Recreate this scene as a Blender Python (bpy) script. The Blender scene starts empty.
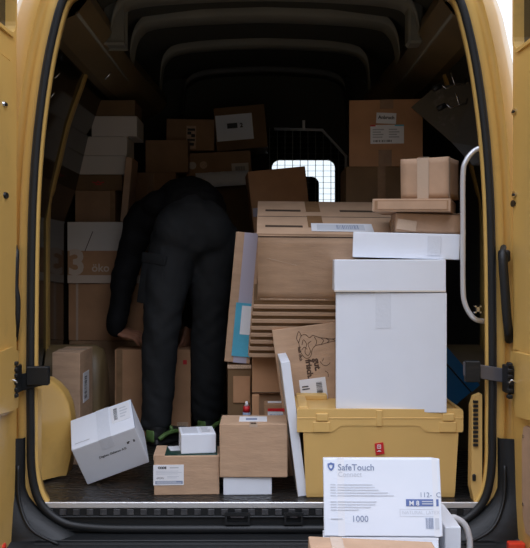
import bpy, bmesh, math, random
from mathutils import Vector, Matrix, Euler, noise
random.seed(7)
SC = bpy.context.scene
COL = SC.collection
F, D0, EYE = 840.0, 3.0, 0.86
HX, HY = 265.0, 262.0
R = math.radians

def WX(px, Y): return (px - HX) / F * (Y + D0)
def WZ(py, Y): return EYE - (py - HY) / F * (Y + D0)
def PT(px, py, Y): return Vector((WX(px, Y), Y, WZ(py, Y)))

# ------------------------------------------------------------ materials
def mat(name, col, rough=0.6, metal=0.0, coat=0.0, spec=0.5, noise_s=0, noise_a=0.0, bump=0.0, bump_s=60, dirt=None, dirt_s=3, dirt_t=(.55, .75), stretch=(1, 1, 1), trans=None, emit=None):
    m = bpy.data.materials.new(name); m.use_nodes = True
    nt = m.node_tree; N = nt.nodes; L = nt.links
    b = N['Principled BSDF']
    b.inputs['Base Color'].default_value = (*col, 1); b.inputs['Roughness'].default_value = rough
    b.inputs['Metallic'].default_value = metal; b.inputs['Coat Weight'].default_value = coat
    b.inputs['Coat Roughness'].default_value = 0.12
    b.inputs['Specular IOR Level'].default_value = spec
    tc = N.new('ShaderNodeTexCoord'); mp = N.new('ShaderNodeMapping'); mp.inputs['Scale'].default_value = stretch
    L.new(tc.outputs['Object'], mp.inputs['Vector'])
    cur = None
    if noise_a > 0:
        n = N.new('ShaderNodeTexNoise'); n.inputs['Scale'].default_value = noise_s; n.inputs['Detail'].default_value = 5
        L.new(mp.outputs[0], n.inputs['Vector'])
        cr = N.new('ShaderNodeMapRange'); cr.inputs['From Min'].default_value = .3; cr.inputs['From Max'].default_value = .7
        cr.inputs['To Min'].default_value = 1 - noise_a; cr.inputs['To Max'].default_value = 1 + noise_a * .6
        L.new(n.outputs['Fac'], cr.inputs['Value'])
        mx = N.new('ShaderNodeVectorMath'); mx.operation = 'SCALE'; mx.inputs[0].default_value = col
        L.new(cr.outputs[0], mx.inputs['Scale']); cur = mx.outputs[0]
    if dirt:
        n = N.new('ShaderNodeTexNoise'); n.inputs['Scale'].default_value = dirt_s; n.inputs['Detail'].default_value = 8; n.inputs['Roughness'].default_value = .7
        L.new(mp.outputs[0], n.inputs['Vector'])
        cr = N.new('ShaderNodeMapRange'); cr.inputs['From Min'].default_value = dirt_t[0]; cr.inputs['From Max'].default_value = dirt_t[1]; cr.inputs['To Max'].default_value = .6
        L.new(n.outputs['Fac'], cr.inputs['Value'])
        mx = N.new('ShaderNodeMix'); mx.data_type = 'RGBA'; mx.inputs[7].default_value = (*dirt, 1)
        if cur: L.new(cur, mx.inputs[6])
        else: mx.inputs[6].default_value = (*col, 1)
        L.new(cr.outputs[0], mx.inputs[0]); cur = mx.outputs[2]
    if cur: L.new(cur, b.inputs['Base Color'])
    if bump > 0:
        n = N.new('ShaderNodeTexNoise'); n.inputs['Scale'].default_value = bump_s; n.inputs['Detail'].default_value = 4
        L.new(mp.outputs[0], n.inputs['Vector'])
        bp = N.new('ShaderNodeBump'); bp.inputs['Strength'].default_value = bump; bp.inputs['Distance'].default_value = .004
        L.new(n.outputs['Fac'], bp.inputs['Height']); L.new(bp.outputs[0], b.inputs['Normal'])
    if trans: b.inputs['Transmission Weight'].default_value = trans
    if emit:
        b.inputs['Emission Color'].default_value = (*col, 1); b.inputs['Emission Strength'].default_value = emit
    return m

M = {}
M['kraft'] = mat('kraft_card', (.53, .35, .225), .75, noise_s=9, noise_a=.12, bump=.25, bump_s=40, stretch=(1, 1, 4), spec=.25)
M['kraft_warm'] = mat('kraft_card_warm', (.50, .27, .14), .75, noise_s=7, noise_a=.14, bump=.2, bump_s=30, spec=.25)
M['kraft_pink'] = mat('kraft_card_pink', (.50, .325, .21), .7, noise_s=12, noise_a=.10, bump=.2, bump_s=30, spec=.3)
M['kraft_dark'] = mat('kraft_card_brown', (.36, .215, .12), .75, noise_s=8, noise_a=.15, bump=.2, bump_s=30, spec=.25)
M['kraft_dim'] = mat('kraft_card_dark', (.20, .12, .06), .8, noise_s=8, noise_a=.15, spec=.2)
M['kraft_edge'] = mat('corrugated_edge', (.62, .44, .30), .8, noise_s=200, noise_a=.3, spec=.2)
M['card_white'] = mat('white_card', (.80, .835, .90), .55, noise_s=5, noise_a=.03, bump=.08, bump_s=20, spec=.3)
M['card_grey'] = mat('greyish_card', (.66, .60, .53), .6, noise_s=5, noise_a=.05, spec=.3)
M['label'] = mat('label_paper', (.82, .83, .86), .45)
M['print'] = mat('print_ink', (.04, .04, .045), .6)
M['print_grey'] = mat('print_grey', (.45, .46, .49), .6)
M['print_pale'] = mat('print_pale', (.62, .645, .69), .6)
M['print_blue'] = mat('print_blue', (.12, .18, .40), .6)
M['print_slate'] = mat('print_slate', (.26, .31, .43), .6)
M['print_tan'] = mat('print_tan', (.66, .52, .40), .6)
M['print_brown'] = mat('print_brown', (.09, .05, .03), .6)
M['tape_brown'] = mat('brown_tape', (.30, .17, .085), .25, noise_s=30, noise_a=.15)
M['tape_clear'] = mat('clear_tape_on_kraft', (.56, .42, .31), .18, bump=.3, bump_s=60)
M['tape_white'] = mat('clear_tape_on_white', (.75, .785, .85), .18, bump=.3, bump_s=60)
M['tape_lilac'] = mat('lilac_tape', (.46, .43, .52), .3)
M['gap'] = mat('flap_gap', (.06, .035, .02), .9)
M['yellow'] = mat('yellow_paint', (.74, .46, .13), .32, coat=.45, noise_s=3, noise_a=.05, dirt=(.42, .25, .08), dirt_s=5, dirt_t=(.56, .85))
M['yellow_plastic'] = mat('yellow_plastic', (.74, .475, .16), .45, noise_s=4, noise_a=.05, bump=.05, bump_s=120)
M['yellow_dull'] = mat('yellow_dull_paint', (.50, .32, .09), .4, noise_s=4, noise_a=.1, dirt=(.22, .14, .05), dirt_s=6)
M['black_rubber'] = mat('black_rubber', (.009, .010, .011), .5, bump=.1, bump_s=40)
M['black_plastic'] = mat('black_plastic', (.007, .008, .009), .5, bump=.25, bump_s=90, dirt=(.06, .06, .06), dirt_s=9, dirt_t=(.62, .85), stretch=(.25, 1, 1))
M['black_gloss'] = mat('black_gloss_panel', (.012, .011, .008), .10, bump=.02, bump_s=8)
M['lining'] = mat('dark_lining', (.035, .032, .024), .5, noise_s=4, noise_a=.2, bump=.2, bump_s=20)
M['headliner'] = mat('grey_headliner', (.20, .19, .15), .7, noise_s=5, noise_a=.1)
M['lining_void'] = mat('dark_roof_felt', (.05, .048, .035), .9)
M['chrome'] = mat('brushed_steel', (.70, .71, .73), .25, metal=1.0)
M['alu'] = mat('aluminium_trim', (.72, .71, .70), .35, metal=.6, bump=.3, bump_s=60)
M['grey_tube'] = mat('white_painted_tube', (.72, .73, .76), .3, coat=.3)
M['arm_grey'] = mat('grey_strap_metal', (.16, .155, .17), .35, metal=.5)
M['blue'] = mat('blue_plastic', (.02, .14, .30), .35, noise_s=5, noise_a=.1)
M['turquoise'] = mat('turquoise_film', (.10, .47, .66), .3, bump=.6, bump_s=35, noise_s=10, noise_a=.15)
M['red'] = mat('red_print', (.62, .02, .025), .45)
M['tail'] = mat('red_lamp_lens', (.85, .05, .02), .15, coat=1)
M['skin'] = mat('skin', (.42, .19, .11), .5, noise_s=20, noise_a=.1)
M['jacket'] = mat('black_jacket_cloth', (.010, .010, .011), .8, bump=.3, bump_s=30, spec=.2)
M['trousers'] = mat('charcoal_trouser_cloth', (.027, .029, .031), .8, bump=.5, bump_s=22, noise_s=9, noise_a=.2, spec=.25)
M['hair'] = mat('dark_hair', (.015, .01, .008), .6)
M['shoe_black'] = mat('black_shoe', (.02, .02, .02), .5)
M['shoe_green'] = mat('green_shoe', (.12, .22, .06), .5, noise_s=30, noise_a=.3)
M['sock'] = mat('pale_sock', (.35, .28, .24), .8)
M['asphalt'] = mat('asphalt', (.10, .092, .08), .9, noise_s=60, noise_a=.3, bump=.4, bump_s=200)
M['content'] = mat('dark_green_film', (.02, .06, .045), .3, bump=.5)
M['pallet'] = mat('steel_mesh', (.25, .26, .25), .4, metal=.7)

def glass_mat():
    m = bpy.data.materials.new('pane_glass'); m.use_nodes = True
    nt = m.node_tree; N = nt.nodes; N.clear()
    o = N.new('ShaderNodeOutputMaterial'); t = N.new('ShaderNodeBsdfTransparent'); g = N.new('ShaderNodeBsdfGlossy')
    t.inputs[0].default_value = (.93, .97, .97, 1); g.inputs['Roughness'].default_value = .02
    f = N.new('ShaderNodeFresnel'); f.inputs['IOR'].default_value = 1.35; x = N.new('ShaderNodeMixShader')
    nt.links.new(f.outputs[0], x.inputs[0]); nt.links.new(t.outputs[0], x.inputs[1]); nt.links.new(g.outputs[0], x.inputs[2]); nt.links.new(x.outputs[0], o.inputs[0])
    return m
M['glass'] = glass_mat()
M['tinted'] = mat('tinted_glass', (.012, .014, .012), .08)

def floor_mat():
    m = mat('ribbed_rubber_floor', (.022, .020, .018), .30)
    nt = m.node_tree; N = nt.nodes; L = nt.links; b = N['Principled BSDF']
    tc = [n for n in N if n.type == 'TEX_COORD'][0]
    w = N.new('ShaderNodeTexWave'); w.inputs['Scale'].default_value = 9; w.inputs['Distortion'].default_value = 9; w.inputs['Detail'].default_value = 1.5
    w.inputs['Detail Scale'].default_value = 2.2
    w.bands_direction = 'Y'; L.new(tc.outputs['Object'], w.inputs['Vector'])
    bp = N.new('ShaderNodeBump'); bp.inputs['Strength'].default_value = .55; bp.inputs['Distance'].default_value = .008
    L.new(w.outputs['Fac'], bp.inputs['Height']); L.new(bp.outputs[0], b.inputs['Normal'])
    return m
M['floor'] = floor_mat()

# ------------------------------------------------------------ mesh helpers
def link(name, bm, m, parent=None, smooth=False, loc=None):
    bmesh.ops.recalc_face_normals(bm, faces=bm.faces)
    me = bpy.data.meshes.new(name); bm.to_mesh(me); bm.free()
    for f in me.polygons: f.use_smooth = smooth
    if m: me.materials.append(m if not isinstance(m, str) else M[m])
    o = bpy.data.objects.new(name, me); COL.objects.link(o)
    if parent: o.parent = parent
    if loc is not None: o.location = loc
    return o

def bx(bm, x0, x1, y0, y1, z0, z1, bevel=0, seg=1, mtx=None):
    r = bmesh.ops.create_cube(bm, size=1)
    vs = r['verts']
    for v in vs:
        v.co = Vector((x0 + (v.co.x + .5) * (x1 - x0), y0 + (v.co.y + .5) * (y1 - y0), z0 + (v.co.z + .5) * (z1 - z0)))
    if mtx is not None:
        for v in vs: v.co = mtx @ v.co
    if bevel > 0:
        es = list({e for v in vs for e in v.link_edges})
        bmesh.ops.bevel(bm, geom=es, offset=bevel, segments=seg, profile=.5, affect='EDGES')
    return bm

def box(name, x0, x1, y0, y1, z0, z1, m, parent=None, bevel=0, seg=1, smooth=False):
    bm = bmesh.new(); bx(bm, x0, x1, y0, y1, z0, z1, bevel, seg)
    return link(name, bm, m, parent, smooth)

def tube(bm, pts, r, n=10, cap=True):
    pts = [Vector(p) for p in pts]
    rs = r if isinstance(r, (list, tuple)) else [r] * len(pts)
    rings = []; prev = None
    for i, p in enumerate(pts):
        t = (pts[min(i + 1, len(pts) - 1)] - pts[max(i - 1, 0)]).normalized()
        if prev is None:
            a = Vector((0, 0, 1)) if abs(t.z) < .9 else Vector((1, 0, 0))
            u = t.cross(a).normalized()
        else:
            u = (prev - t * prev.dot(t)).normalized()
        prev = u; v = t.cross(u)
        rings.append([bm.verts.new(p + (u * math.cos(2 * math.pi * k / n) + v * math.sin(2 * math.pi * k / n)) * rs[i]) for k in range(n)])
    for a, b in zip(rings, rings[1:]):
        for k in range(n): bm.faces.new((a[k], a[(k + 1) % n], b[(k + 1) % n], b[k]))
    if cap:
        bm.faces.new(rings[0][::-1]); bm.faces.new(rings[-1])
    return bm

def smooth_path(pts, n=6):
    pts = [Vector(p) for p in pts]; out = []
    for i in range(len(pts) - 1):
        p0 = pts[max(i - 1, 0)]; p1 = pts[i]; p2 = pts[i + 1]; p3 = pts[min(i + 2, len(pts) - 1)]
        for k in range(n):
            t = k / n
            out.append(.5 * ((2 * p1) + (-p0 + p2) * t + (2 * p0 - 5 * p1 + 4 * p2 - p3) * t * t + (-p0 + 3 * p1 - 3 * p2 + p3) * t ** 3))
    out.append(pts[-1]); return out

def grid_mesh(bm, rows, close=False):
    vr = [[bm.verts.new(p) for p in r] for r in rows]
    for a, b in zip(vr, vr[1:]):
        n = len(a)
        for k in range(n if close else n - 1):
            bm.faces.new((a[k], a[(k + 1) % n], b[(k + 1) % n], b[k]))
    return vr

def plate(outer, holes, f, thick):
    """outer/holes are 2D lists; f(u,v,t) -> Vector; extrudes 0..thick"""
    bm = bmesh.new(); es = []
    for lp in [outer] + holes:
        vs = [bm.verts.new((p[0], p[1], 0)) for p in lp]
        for i in range(len(vs)): es.append(bm.edges.new((vs[i], vs[(i + 1) % len(vs)])))
    bmesh.ops.triangle_fill(bm, edges=es, use_beauty=True)
    fs = bm.faces[:]
    r = bmesh.ops.extrude_face_region(bm, geom=fs)
    for v in [g for g in r['geom'] if isinstance(g, bmesh.types.BMVert)]: v.co.z = thick
    for v in bm.verts: v.co = f(v.co.x, v.co.y, v.co.z)
    return bm

def rrect(u0, v0, u1, v1, r, n=5):
    out = []
    for cx, cy, a0 in ((u1 - r, v1 - r, 0), (u0 + r, v1 - r, 90), (u0 + r, v0 + r, 180), (u1 - r, v0 + r, 270)):
        for k in range(n + 1):
            a = R(a0 + 90 * k / n); out.append((cx + r * math.cos(a), cy + r * math.sin(a)))
    return out

def empty(name, loc=(0, 0, 0), rot=(0, 0, 0)):
    o = bpy.data.objects.new(name, None); COL.objects.link(o); o.location = loc; o.rotation_euler = rot
    o.empty_display_size = .1
    return o

def tag(o, label=None, cat=None, group=None, kind=None):
    if label: o['label'] = label
    if cat: o['category'] = cat
    if group: o['group'] = group
    if kind: o['kind'] = kind
    return o

def text_bm(txt, size, bold=0.0):
    c = bpy.data.curves.new('t', 'FONT'); c.body = txt; c.size = size; c.offset = bold; c.resolution_u = 3
    c.extrude = 0
    o = bpy.data.objects.new('t', c); COL.objects.link(o)
    dg = bpy.context.evaluated_depsgraph_get(); dg.update()
    me = bpy.data.meshes.new_from_object(o.evaluated_get(dg))
    bm = bmesh.new(); bm.from_mesh(me)
    bpy.data.objects.remove(o); bpy.data.meshes.remove(me); bpy.data.curves.remove(c)
    return bm

# ------------------------------------------------------------ cartons
class Carton:
    """root empty at base centre; faces: front(-Y) right(+X) left(-X) top(+Z)"""
    def __init__(s, name, label, cat, w, d, h, loc, rot=(0, 0, 0), m='kraft', group=None, bevel=.003, body='carton_body', wonk=.0, sag=0.0):
        s.w, s.d, s.h = w, d, h
        s.root = empty(name, loc, rot); tag(s.root, label, cat, group)
        bm = bmesh.new(); bx(bm, -w / 2, w / 2, -d / 2, d / 2, 0, h)
        if sag or wonk:
            bmesh.ops.subdivide_edges(bm, edges=bm.edges[:], cuts=6, use_grid_fill=True)
            sd = random.random() * 50
            for v in bm.verts:
                n = noise.noise_vector(Vector((v.co.x * 6 + sd, v.co.y * 6, v.co.z * 6)))
                k = wonk
                u = v.co.x / w; q = v.co.z / h
                if v.co.z > h * .98: v.co.z -= sag * (1 - 4 * u * u)
                v.co += Vector((n.x * k, n.y * k, n.z * k * (1 if v.co.z > .01 else 0)))
        elif bevel:
            bmesh.ops.bevel(bm, geom=bm.edges[:], offset=bevel, segments=2, profile=.5, affect='EDGES')
        s.body = link(body, bm, m, s.root, smooth=bool(sag or wonk))
        s.m = m
    def frame(s, face):
        w, d, h = s.w, s.d, s.h
        return {'front': (Vector((-w / 2, -d / 2, 0)), Vector((1, 0, 0)), Vector((0, 0, 1)), Vector((0, -1, 0)), w, h),
                'right': (Vector((w / 2, -d / 2, 0)), Vector((0, 1, 0)), Vector((0, 0, 1)), Vector((1, 0, 0)), d, h),
                'left': (Vector((-w / 2, d / 2, 0)), Vector((0, -1, 0)), Vector((0, 0, 1)), Vector((-1, 0, 0)), d, h),
                'top': (Vector((-w / 2, -d / 2, h)), Vector((1, 0, 0)), Vector((0, 1, 0)), Vector((0, 0, 1)), w, d)}[face]
    def patch(s, name, face, u0, v0, u1, v1, m, t=.0015, lift=0.0, rot=0, parent=None, label=None):
        """u,v fractions of the face"""
        O, U, V, N, W, H = s.frame(face)
        cu, cv = (u0 + u1) / 2 * W, (v0 + v1) / 2 * H; a, b = (u1 - u0) / 2 * W, (v1 - v0) / 2 * H
        bm = bmesh.new(); c, sn = math.cos(rot), math.sin(rot); vs = []
        for tt in (lift, lift + t):
            for x, y in ((-a, -b), (a, -b), (a, b), (-a, b)):
                vs.append(bm.verts.new(O + U * (cu + x * c - y * sn) + V * (cv + x * sn + y * c) + N * tt))
        for q in ((0, 1, 2, 3), (4, 5, 6, 7), (0, 1, 5, 4), (1, 2, 6, 5), (2, 3, 7, 6), (3, 0, 4, 7)): bm.faces.new([vs[i] for i in q])
        o = link(name, bm, m, parent or s.root)
        if label: o['label'] = label
        return o
    def marks(s, name, face, rects, m, lift=.0016, rot=0, parent=None):
        """many printed bars in one mesh; rects in fractions (u0,v0,u1,v1)"""
        O, U, V, N, W, H = s.frame(face); bm = bmesh.new()
        for (u0, v0, u1, v1) in rects:
            vs = [bm.verts.new(O + U * u * W + V * v * H + N * lift) for u, v in ((u0, v0), (u1, v0), (u1, v1), (u0, v1))]
            bm.faces.new(vs)
        return link(name, bm, m, parent or s.root)
    def barcode(s, face, u0, v0, u1, v1, m='print', n=16, horiz=False, parent=None, lift=.0018):
        rs = []; p = 0.0
        while p < 1:
            a = random.choice((.02, .03, .05)); 
            if horiz: rs.append((u0, v0 + (v1 - v0) * p, u1, v0 + (v1 - v0) * min(1, p + a)))
            else: rs.append((u0 + (u1 - u0) * p, v0, u0 + (u1 - u0) * min(1, p + a), v1))
            p += a + random.choice((.02, .04, .05))
        return s.marks('barcode', face, rs, m, lift, parent=parent)
    def lines(s, face, u0, v0, u1, v1, n, m='print_grey', fill=.45, parent=None, lift=.0018):
        rs = []
        for i in range(n):
            y = v1 - (v1 - v0) * (i + .5) / n; hh = (v1 - v0) / n * fill / 2
            e = u0 + (u1 - u0) * random.uniform(.6, 1)
            rs.append((u0, y - hh, e, y + hh))
        return s.marks('print_lines', face, rs, m, lift, parent=parent)
    def text(s, txt, face, u, v, size, m='print', rot=0, bold=0.0, lift=.0018, name='printed_text', parent=None):
        O, U, V, N, W, H = s.frame(face)
        bm = text_bm(txt, size, bold); c, sn = math.cos(rot), math.sin(rot)
        for vt in bm.verts:
            x, y = vt.co.x, vt.co.y
            vt.co = O + U * (u * W + x * c - y * sn) + V * (v * H + x * sn + y * c) + N * lift
        return link(name, bm, m, parent or s.root)
    def top_seam(s, m='tape_clear', tw=.05, along='x', over=.12):
        if along == 'x':
            s.patch('tape', 'top', 0, .5 - tw / 2 / s.d, 1, .5 + tw / 2 / s.d, m, t=.0012)
        else:
            s.patch('tape', 'top', .5 - tw / 2 / s.w, 0, .5 + tw / 2 / s.w, 1, m, t=.0012)
            s.patch('tape', 'front', .5 - tw / 2 / s.w, 1 - over, .5 + tw / 2 / s.w, 1, m, t=.0012)

def fbox(name, label, x0, x1, yt, yb, Y, d, m='kraft', rot=(0, 0, 0), cat='box', zb=None, **kw):
    """carton whose front face at depth Y covers the given frame rectangle"""
    X0, X1 = WX(x0, Y), WX(x1, Y); zt = WZ(yt, Y); z0 = WZ(yb, Y) if zb is None else zb
    return Carton(name, label, cat, X1 - X0, d, zt - z0, ((X0 + X1) / 2, Y + d / 2, z0), rot, m, **kw)

# ============================================================ WORLD / CAMERA
w = bpy.data.worlds.new('overcast'); SC.world = w; w.use_nodes = True
nt = w.node_tree; bg = nt.nodes['Background']
NN_ = nt.nodes; LL_ = nt.links
def mr(src, a, b, c, d, smooth=True):
    n = NN_.new('ShaderNodeMapRange'); n.interpolation_type = 'SMOOTHSTEP' if smooth else 'LINEAR'
    n.inputs['From Min'].default_value = a; n.inputs['From Max'].default_value = b; n.inputs['To Min'].default_value = c; n.inputs['To Max'].default_value = d
    LL_.new(src, n.inputs['Value']); return n.outputs[0]
def mth(op_, a, b):
    n = NN_.new('ShaderNodeMath'); n.operation = op_
    for k, q in enumerate((a, b)):
        if isinstance(q, (int, float)): n.inputs[k].default_value = q
        else: LL_.new(q, n.inputs[k])
    return n.outputs[0]
tc = NN_.new('ShaderNodeTexCoord'); sp = NN_.new('ShaderNodeSeparateXYZ'); LL_.new(tc.outputs['Generated'], sp.inputs[0])
elev = mr(sp.outputs['Z'], .26, .78, .12, 3.0)          # overcast, bright overhead; low band dimmed on purpose to darken the van's inside
front = mr(sp.outputs['Y'], -.1, .3, 0, 1)               # low sky kept bright towards the van's front, behind the windscreen
side = mr(sp.outputs['X'], -1, 1, .9, 1.15, False)
lum = mth('MULTIPLY', mth('ADD', mth('MULTIPLY', elev, mth('SUBTRACT', 1.0, front)), mth('MULTIPLY', front, 1.1)), side)
rp = NN_.new('ShaderNodeValToRGB'); LL_.new(sp.outputs['Z'], rp.inputs[0]); LL_.new(lum, bg.inputs[1])
mxc = NN_.new('ShaderNodeMix'); mxc.data_type = 'RGBA'; mxc.inputs[7].default_value = (.93, .97, 1.06, 1); LL_.new(front, mxc.inputs[0]); LL_.new(rp.outputs[0], mxc.inputs[6]); LL_.new(mxc.outputs[2], bg.inputs[0])
rp.color_ramp.elements[0].color = (1.0, .86, .68, 1); rp.color_ramp.elements[0].position = 0
rp.color_ramp.elements[1].color = (.89, .95, 1.12, 1); rp.color_ramp.elements[1].position = .38
cam = bpy.data.cameras.new('camera'); co = bpy.data.objects.new('camera', cam); COL.objects.link(co); SC.camera = co
co.location = (0, -D0, EYE); co.rotation_euler = (R(90), 0, 0)
cam.sensor_fit = 'HORIZONTAL'; cam.sensor_width = 36; cam.lens = F / 530 * 36; cam.shift_y = -(274 - HY) / 530
cam.clip_start = .05
SC.view_settings.view_transform = 'Standard'; SC.view_settings.look = 'None'; SC.view_settings.gamma = 1; SC.view_settings.exposure = 0.13
SC.view_settings.use_curve_mapping = False

g = box('ground', -12, 12, -12, 12, -.75, -.65, 'asphalt'); tag(g, kind='structure')

# ============================================================ VAN
van = empty('cargo_van', (0, 0, -.65)); tag(van, 'yellow delivery van seen from behind with both rear doors open', 'van')
VM = Matrix.Translation((0, 0, .65))
def vpart(name, bm, m, parent=None, smooth=False):
    p = parent or van
    bm.transform(VM if (parent is None or parent is van) else VM)   # all van meshes share the van's origin
    o = link(name, bm, m, p, smooth); return o
CX = -.0125
OPEN = [(0, -30), (120, -27), (165, -20), (187, -10), (198.5, 2), (209, 40), (216.5, 80), (223, 130), (227, 180), (229, 230), (230, 300), (230.5, 380), (230, 430), (230, 455), (228.5, 475), (225.5, 490), (221, 501), (214, 510), (204, 518), (190, 524), (165, 527), (130, 528), (0, 528)]
OUT = [(0, 2.10), (.43, 2.09), (.64, 2.05), (.76, 1.96), (.84, 1.80), (.875, 1.66), (.905, 1.51), (.93, 1.33), (.95, 1.15), (.965, .97), (.975, .72), (.98, .44), (.98, .26), (.98, .17), (.98, .10), (.98, .04), (.98, -.02), (.975, -.07), (.965, -.12), (.94, -.16), (.85, -.18), (.5, -.19), (0, -.19)]
half = [(a / 280, EYE - (b - HY) / 280) for a, b in OPEN]
def full(h): # right half top->bottom then left bottom->top
    return [(CX + x, z) for x, z in h] + [(CX - x, z) for x, z in reversed(h[1:-1])]
op = full(half); ou = [(x - (.028 if x < -.3 and z > 1.4 else 0), z) for x, z in full(OUT)]
def offs(loop, d):
    n = len(loop); out = []
    for i in range(n):
        a = Vector(loop[i - 1]); b = Vector(loop[(i + 1) % n]); t = (b - a).normalized()
        nrm = Vector((-t.y, t.x))
        c = Vector(loop[i])
        if nrm.dot(c - Vector((CX, .9))) < 0: nrm = -nrm
        out.append((c.x + nrm.x * d, c.y + nrm.y * d))
    return out
def ring(loop, y): return [Vector((x, y, z)) for x, z in loop]
def dense(loop, k=3):
    P = [Vector((x, z, 0)) for x, z in loop]; n = len(P); out = []
    for i in range(n):
        p0, p1, p2, p3 = P[i - 1], P[i], P[(i + 1) % n], P[(i + 2) % n]
        for j in range(k):
            t = j / k; q = .5 * ((2 * p1) + (-p0 + p2) * t + (2 * p0 - 5 * p1 + 4 * p2 - p3) * t * t + (-p0 + 3 * p1 - 3 * p2 + p3) * t ** 3)
            out.append((q.x, q.y))
    return out
op = dense(op); ou = dense(ou)
# yellow flange around the opening
bm = bmesh.new()
rows = [ring(offs(op, .16), .125), ring(offs(op, .0), .10), ring(offs(op, -.017), .035), ring(offs(op, -.019), .006), ring(offs(op, -.012), 0), ring(op, .012), ring(offs(op, .012), 0), ring(offs(op, .044), -.006), ring(offs(op, .050), .012), ring(offs(op, .072), .016), ring(offs(op, .078), .0)]
grid_mesh(bm, rows, close=True); vpart('door_frame', bm, 'yellow', smooth=True)
bm = bmesh.new()
rows = [ring(offs(op, .078), .0), ring([(CX + (x - CX) * .99, z) for x, z in ou], .026), ring(ou, .038), ring([(CX + (x - CX) * 1.04, z + (.01 if z > 1 else 0)) for x, z in ou], .10), ring([(CX + (x - CX) * 1.075, z + (.02 if z > 1 else 0)) for x, z in ou], .2)]
last = [(CX + (x - CX) * 1.09, z + (.03 if z > 1 else 0)) for x, z in ou]
rows += [ring(last, .6), ring(last, 1.5), ring(last, 2.6), ring([(CX + (x - CX) * .97, z) for x, z in last], 3.9)]
grid_mesh(bm, rows, close=True); vpart('body_panel', bm, 'yellow', smooth=True)
# rubber seal
bm = bmesh.new()
pts = ring(op, -.004); cs = 8; rr = []
n = len(op)
ins, outs = offs(op, -.0075), offs(op, .0075)
rows = []
for k in range(10):
    a = 2 * math.pi * k / 10
    rows.append(ring(offs(op, 0.0148 * math.cos(a)), -.010 - .014 * math.sin(a)))
rows.append(rows[0]); grid_mesh(bm, rows, close=True); bmesh.ops.remove_doubles(bm, verts=bm.verts, dist=1e-5)
vpart('door_seal', bm, 'black_rubber', smooth=True)

# lining: sides + roof
PROF = [(1.025, -.02), (1.025, 1.05), (1.0, 1.2), (.972, 1.32), (.93, 1.50), (.87, 1.68), (.82, 1.80)]
ROOF = [(.82, 1.80), (.74, 1.92), (.60, 2.0), (.3, 2.04), (0, 2.05)]
for s in (-1, 1):
    bm = bmesh.new()
    grid_mesh(bm, [[Vector((s * x, y, z)) for x, z in PROF] for y in (.11, .6, 1.2, 2.0, 3.0, 3.8)])
    vpart('side_lining', bm, 'black_gloss' if s < 0 else 'lining', smooth=True)
rf = ROOF + [(-x, z) for x, z in reversed(ROOF[:-1])]
bm = bmesh.new(); grid_mesh(bm, [[Vector((x, y, z)) for x, z in rf] for y in (.11, 1, 2, 3, 3.8)])
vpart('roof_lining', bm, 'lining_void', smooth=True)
def rib(y0, y1, x0, drop, mname, zin=.03):
    """a pressed roof bow: frame like band with rounded legs down the sides"""
    path = [(x0, 1.98 - drop), (x0 - .012, 1.90), (x0 - .04, 1.955), (x0 - .09, 1.985), (x0 * .6, 2.005), (0, 2.02)]
    path = path + [(-x, z) for x, z in reversed(path[:-1])]
    P = smooth_path([Vector((x, 0, z)) for x, z in path], 4)
    bm = bmesh.new()
    rows = []
    for yy, o in ((y0, .03), (y0, 0), (y0 + .01, -.008), (y1 - .01, -.008), (y1, 0), (y1, .03)):
        rows.append([Vector((p.x, yy, p.z + o)) for p in P])
    grid_mesh(bm, rows); return vpart('roof_rib', bm, mname, smooth=True)
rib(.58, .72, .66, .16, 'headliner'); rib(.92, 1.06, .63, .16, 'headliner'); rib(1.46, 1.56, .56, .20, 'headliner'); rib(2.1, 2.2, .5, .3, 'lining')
for s in (-1, 1):
    bm = bmesh.new(); bx(bm, s * .615, s * .68, .60, .70, 1.80, 1.985, .01); vpart('roof_side_panel', bm, 'headliner')
# boxed cant rails running along both roof edges
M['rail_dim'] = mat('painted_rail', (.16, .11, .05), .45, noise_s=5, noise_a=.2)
for s in (-1, 1):
    bm = bmesh.new()
    sec = [(.86, 1.74), (.80, 1.735), (.70, 1.78), (.655, 1.84), (.67, 1.90), (.76, 1.93)]
    grid_mesh(bm, [[Vector((s * (x - max(0, y - 1.2) * .05), y, z)) for x, z in sec] for y in (.12, .6, 1.2, 2.2)])
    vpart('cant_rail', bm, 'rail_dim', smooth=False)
    bm = bmesh.new(); tube(bm, [(s * .70, .13, 1.786), (s * .70, 2.2, 1.786)], .008, 6); vpart('rail_edge', bm, 'headliner', smooth=True)
# yellow wall pillars following the side
for s in (-1, 1):
    bm = bmesh.new(); path = [(1.013, .3), (1.013, 1.05), (.99, 1.2), (.960, 1.32), (.918, 1.50), (.855, 1.68), (.825, 1.77)]
    P = smooth_path([Vector((x, 0, z)) for x, z in path], 4)
    rows = [[Vector((s * (p.x + .012), y, p.z)) for p in P] for y in (.93,)] + [[Vector((s * (p.x), y, p.z)) for p in P] for y in (.93, .965)] + [[Vector((s * (p.x + .012), .965, p.z)) for p in P]]
    grid_mesh(bm, rows); vpart('pillar_strip', bm, 'yellow_dull', smooth=False)
# floor
bm = bmesh.new()
poly = [(-.80, .0), (.78, .0), (.78, .12), (1.02, .12), (1.02, 3.8), (-1.02, 3.8), (-1.02, .12), (-.80, .12)]
vs = [bm.verts.new((x, y, 0)) for x, y in poly]; f = bm.faces.new(vs)
r = bmesh.ops.extrude_face_region(bm, geom=[f])
for v in [q for q in r['geom'] if isinstance(q, bmesh.types.BMVert)]: v.co.z = -.03
vpart('cargo_floor', bm, 'floor')
bm = bmesh.new(); bx(bm, -.80, .78, -.006, .004, -.018, .003, .002); vpart('sill_trim', bm, 'alu')
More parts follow.
